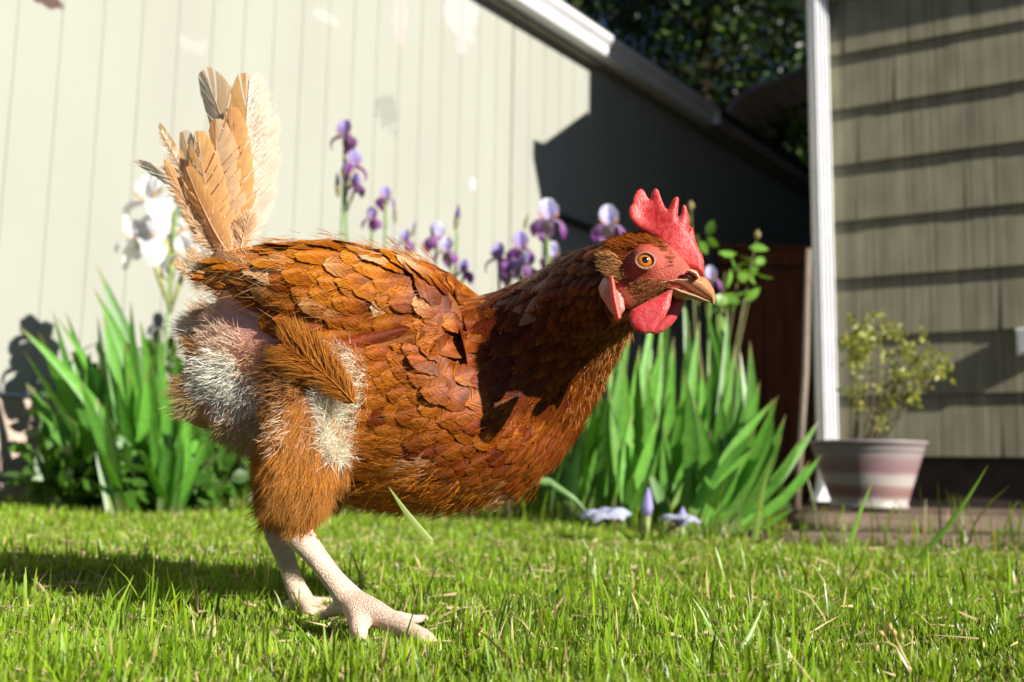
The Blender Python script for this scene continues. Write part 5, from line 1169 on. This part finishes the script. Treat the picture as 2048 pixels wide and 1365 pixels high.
# claws
CL = MB()
for (x, y, Y, dx, dy, dY) in ((868, 1304, .636, 26, 14, -.002), (734, 1290, .65, 6, 14, -.004), (842, 1239, .735, 20, 4, .004), (650, 1234, .694, -14, 8, 0), (698, 1238, .785, 14, 5, -.003), (624, 1254, .77, 3, 9, -.003), (678, 1203, .845, 10, 2, .003), (560, 1215, .825, -9, 3, 0)):
    a = P(x, y, Y); e = P(x + dx, y + dy, Y + dY); c_ = MB(); c_.tube([a - (e - a) * .3, a.lerp(e, .5) + Vector((0, 0, .0015)), e], [.0032, .0022, .0004], 8, (.55, .40, .30)); c_.build('claw', M['beak'], hen, True)
# ------------------------------------------------------------------ lawn
def lawn_edge(x, y):
    """True inside the mown lawn"""
    q = np.interp(x / y, [-.6, -.25, .05, .15, .3, .6], [2.55, 2.45, 2.1, 1.75, 1.55, 1.5]); return y < q
def in_step(x, y): return ((x > .40) & (y > 1.78) & (y < 2.0)) | ((x > .58) & (y > 2.08))
def blades(n, ymin, ymax, hh, wd, kind='lawn', spread=.62, reg=None, straw=.1, clump=0):
    m = int(n * 1.0); u = rng.random(m); y = np.sqrt(ymin ** 2 + u * (ymax ** 2 - ymin ** 2)) if kind != 'near' else rng.uniform(ymin, ymax, m)
    x = rng.uniform(-spread, spread, m) * y + rng.normal(size=m) * .02
    if clump:
        cx = rng.uniform(-spread, spread, clump); cy = rng.uniform(ymin, ymax, clump); k = rng.integers(0, clump, m); y = cy[k] + rng.normal(size=m) * .012; x = cx[k] * cy[k] + rng.normal(size=m) * .012
    keep = reg(x, y) if reg is not None else np.ones(m, bool)
    x, y = x[keep], y[keep]; n = len(x)
    from mathutils import noise
    pn = np.array([noise.noise(Vector((a * 6, b * 6, 0))) for a, b in zip(x, y)]); pn2 = np.array([noise.noise(Vector((a * 22, b * 22, 4))) for a, b in zip(x, y)])
    H = hh * rng.uniform(.4, 1.15, n) * (1 - .5 * (x / y > .28) * (hh > .04) * (hh < .09)) * (1 + .5 * pn2 + .3 * pn); H *= 1 - .42 * np.exp(-(((x + .11) / .07) ** 2 + ((y - .67) / .05) ** 2)) - .4 * np.exp(-(((x + .17) / .05) ** 2 + ((y - .77) / .05) ** 2)); W = wd * rng.uniform(.55, 1.25, n)
    az = rng.uniform(0, 2 * math.pi, n); lean = np.abs(rng.normal(size=n)) * .38; ld = np.stack([np.cos(az), np.sin(az)], 1) 
    fa = az + rng.normal(size=n) * .8 + 1.57; fx = np.stack([np.cos(fa), np.sin(fa), np.zeros(n)], 1)
    straw_m = rng.random(n) < straw * (1 + 2.2 * np.clip(pn2 + .15, 0, 1)); lean[straw_m] *= 2.4; H[straw_m] *= .8
    base = np.array([(.105, .22, .008)]) * rng.uniform(.4, 1.6, (n, 1)); yel = rng.random(n)[:, None] ** 1.3; base = base * (1 - .55 * yel) + np.array([(.36, .50, .02)]) * .55 * yel
    base *= (1 + .3 * pn)[:, None]
    base[straw_m] = np.array([(.62, .48, .25)]) * rng.uniform(.55, 1.2, (straw_m.sum(), 1))
    V = []; C = []
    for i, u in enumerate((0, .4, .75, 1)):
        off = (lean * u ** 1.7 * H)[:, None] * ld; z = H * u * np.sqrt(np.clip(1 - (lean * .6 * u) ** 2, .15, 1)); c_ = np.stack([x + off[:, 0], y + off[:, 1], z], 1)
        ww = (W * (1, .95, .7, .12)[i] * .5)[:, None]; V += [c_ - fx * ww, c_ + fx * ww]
        cc = base * (.6 + .55 * u);  # blades darken downward, root self-shading put into the colour
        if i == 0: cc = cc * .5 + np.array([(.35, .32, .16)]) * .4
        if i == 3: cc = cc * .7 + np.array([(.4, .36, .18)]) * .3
        C += [cc, cc]
    V = np.stack(V, 1); C = np.stack(C, 1); q = np.array([(0, 1, 3, 2), (2, 3, 5, 4), (4, 5, 7, 6)])
    return V.reshape(-1, 3), (q[None] + (np.arange(n) * 8)[:, None, None]).reshape(-1, 4), C.reshape(-1, 3)
g = [blades(30000, .42, .62, .019, .0017, spread=.75, reg=lawn_edge, straw=.18), blades(70000, .6, 1.05, .015, .0017, spread=.72, reg=lawn_edge, straw=.11),
     blades(60000, 1.0, 1.7, .016, .0022, spread=.70, reg=lawn_edge, straw=.11), blades(42000, 1.6, 2.7, .02, .0036, spread=.66, reg=lawn_edge, straw=.12),
     blades(2600, .42, 1.3, .036, .0022, spread=.7, reg=lawn_edge, straw=.1, clump=190), blades(700, .5, 1.5, .04, .0026, spread=.7, reg=lawn_edge, straw=.3)]
side_ = lambda x, y: lawn_edge(x, y) & (np.abs(x / y) > .66)
g.append(blades(70000, .45, 2.6, .022, .0034, spread=1.4, reg=side_, straw=.15))
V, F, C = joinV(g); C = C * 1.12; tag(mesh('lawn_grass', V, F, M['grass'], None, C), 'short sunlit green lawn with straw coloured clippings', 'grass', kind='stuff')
rough = lambda x, y: (~lawn_edge(x, y * 1.02)) & (~in_step(x, y)) & (y < np.interp(x / y, [-.6, -.1, .1, .6], [2.75, 2.7, 2.3, 2.2])) & (x / y > -.6)
g = [blades(9000, 1.45, 2.8, .05, .0036, spread=.66, reg=rough, straw=.12), blades(1500, 1.45, 2.6, .1, .004, spread=.66, reg=lambda x, y: rough(x, y) & (x / y > -.35), straw=.12)]
V, F, C = joinV(g); C = C * .85; tag(mesh('rough_grass', V, F, M['grass'], None, C), 'longer uncut grass along the edge of the flower bed and timbers', 'grass', kind='stuff')
# clippings and litter lying flat
n = 3000; y = np.sqrt(rng.uniform(.42 ** 2, 1.6 ** 2, n)); x = rng.uniform(-.65, .65, n) * y; a = rng.uniform(0, 6.28, n)
L = rng.uniform(.008, .03, n); d_ = np.stack([np.cos(a), np.sin(a), rng.normal(size=n) * .25], 1); bs = np.array([(.62, .48, .27)]) * rng.uniform(.5, 1.25, (n, 1))
V, F, C = hairs(np.stack([x, y, rng.uniform(.003, .014, n)], 1), d_, L, rng.uniform(.0012, .0026, n), bs, bs, curve=rng.normal(size=(n, 3)) * [.15, .15, .02]); tag(mesh('dry_clippings', V, F, M['down'], None, C), 'dry straw clippings scattered through the lawn', 'clippings', kind='stuff')
# single tall blades and weeds
def tall(name, pts, wd, colr, label, cat='grass blade'):
    pts = [Vector(p) for p in pts]; n = len(pts); f = MB(); V = []
    for i, p in enumerate(pts):
        t = (pts[min(n - 1, i + 1)] - pts[max(0, i - 1)]).normalized(); s_ = t.cross(Vector((.1, -1, .1))).normalized(); ww = wd * .5 * (1 - (i / (n - 1)) ** 2 * .93); V += [p - s_ * ww, p + Vector((0, -ww * .4, 0)), p + s_ * ww]
    f.add(V, [(i * 3 + k, i * 3 + k + 1, i * 3 + k + 4, i * 3 + k + 3) for i in range(n - 1) for k in range(2)], colr); o = f.build(name, M['grass'], None, True); tag(o, label, cat); return o
def arcp(a, b, Y0, Y1, k=8, bow=0): 
    return [P(a[0] + (b[0] - a[0]) * t + bow * math.sin(math.pi * t) * .3, a[1] + (b[1] - a[1]) * t + bow * math.sin(math.pi * t), Y0 + (Y1 - Y0) * t) for t in [i / (k - 1) for i in range(k)]]
tall('grass_blade', arcp((1835, 1120), (1975, 932), 1.25, 1.2, bow=10), .008, (.16, .30, .04), 'long dark grass blade leaning up right in front of the timbers')
tall('grass_blade', arcp((1690, 1130), (1745, 965), 1.3, 1.3, bow=-8), .008, (.18, .32, .05), 'upright grass blade in front of the plant pot')
tall('grass_blade', arcp((1060, 1245), (1152, 1128), .8, .8, bow=6), .005, (.07, .15, .02), 'dark wide grass blade standing alone in the middle lawn')
tall('grass_blade', arcp((860, 1085), (778, 975), .66, .66, bow=8), .0055, (.28, .38, .08), 'pale blunt grass blade crossing in front of the hen belly')
tall('grass_blade', arcp((1510, 1080), (1545, 915), 1.6, 1.55, bow=-12), .011, (.24, .36, .08), 'broad curled blade at the foot of the right irises')
tall('grass_blade', arcp((1465, 1330), (1525, 1215), .6, .62, bow=5), .005, (.2, .34, .05), 'long blade leaning right in the foreground lawn')
for (px, py, s, lab) in [(180, 1300, 1.1, 'round leaved weed at the lower left of the lawn'), (370, 1290, 1, 'broadleaf weed in the foreground left of the feet'), (75, 1250, .9, 'broadleaf weed at the left edge of the lawn'), (690, 1345, 1.1, 'broadleaf weed at the bottom below the feet'), (950, 1345, 1, 'hairy round leaf weed at the bottom right of the front toe'), (850, 1200, .8, 'small weed with pale leaves right of the shanks'), (250, 1215, .9, 'weed leaves at the lit edge of the hen shadow'), (500, 1320, 1.0, 'narrow leaved weed at the bottom left of the front toe')]:
    c0 = G(px, py); r_ = empty('broadleaf_weed', c0, lab, 'weed', 'broadleaf weeds in the lawn')
    for k in range(6):
        a = k * 1.05 + random.random(); d0 = Vector((math.cos(a), math.sin(a), random.uniform(.3, .9))); f = MB(); V, F, C = petal(c0, d0.normalized(), Vector((0, 0, -1)), .026 * s * random.uniform(.7, 1.2), .012 * s, 1.0, (.10, .2, .03), (.14, .26, .05), ruffle=.03, cup=-.2); f.add(V, F, C); f.build('leaf', M['leaf'], r_, True)
c0 = G(1830, 1420); c0 = P(1832, 1375, .56); r_ = empty('seed_stalk', (c0.x, c0.y, 0), 'yellowish weed stalk with seed pods at the lower right', 'weed')
f = MB(); p1 = P(1800, 1300, .57); f.tube([c0, P(1815, 1330, .565), p1, P(1790, 1275, .57)], [.0016, .0014, .0012, .0008], 8, (.42, .38, .12)); f.tube([p1, P(1775, 1285, .57), P(1758, 1288, .57)], [.001, .0008, .0006], 6, (.4, .36, .12)); f.build('stem', M['leaf'], r_, True)
for (x, y, dx, dy) in ((1790, 1275, -4, -18), (1768, 1272, -12, -10), (1756, 1290, -8, 16), (1802, 1282, 2, -16), (1778, 1262, 3, -16)):
    f = MB(); a = P(x, y, .57); e = P(x + dx, y + dy, .57); f.tube([a, a.lerp(e, .5), e], [.0008, .0018, .0004], 8, (.5, .42, .16)); f.build('pod', M['leaf'], r_, True)
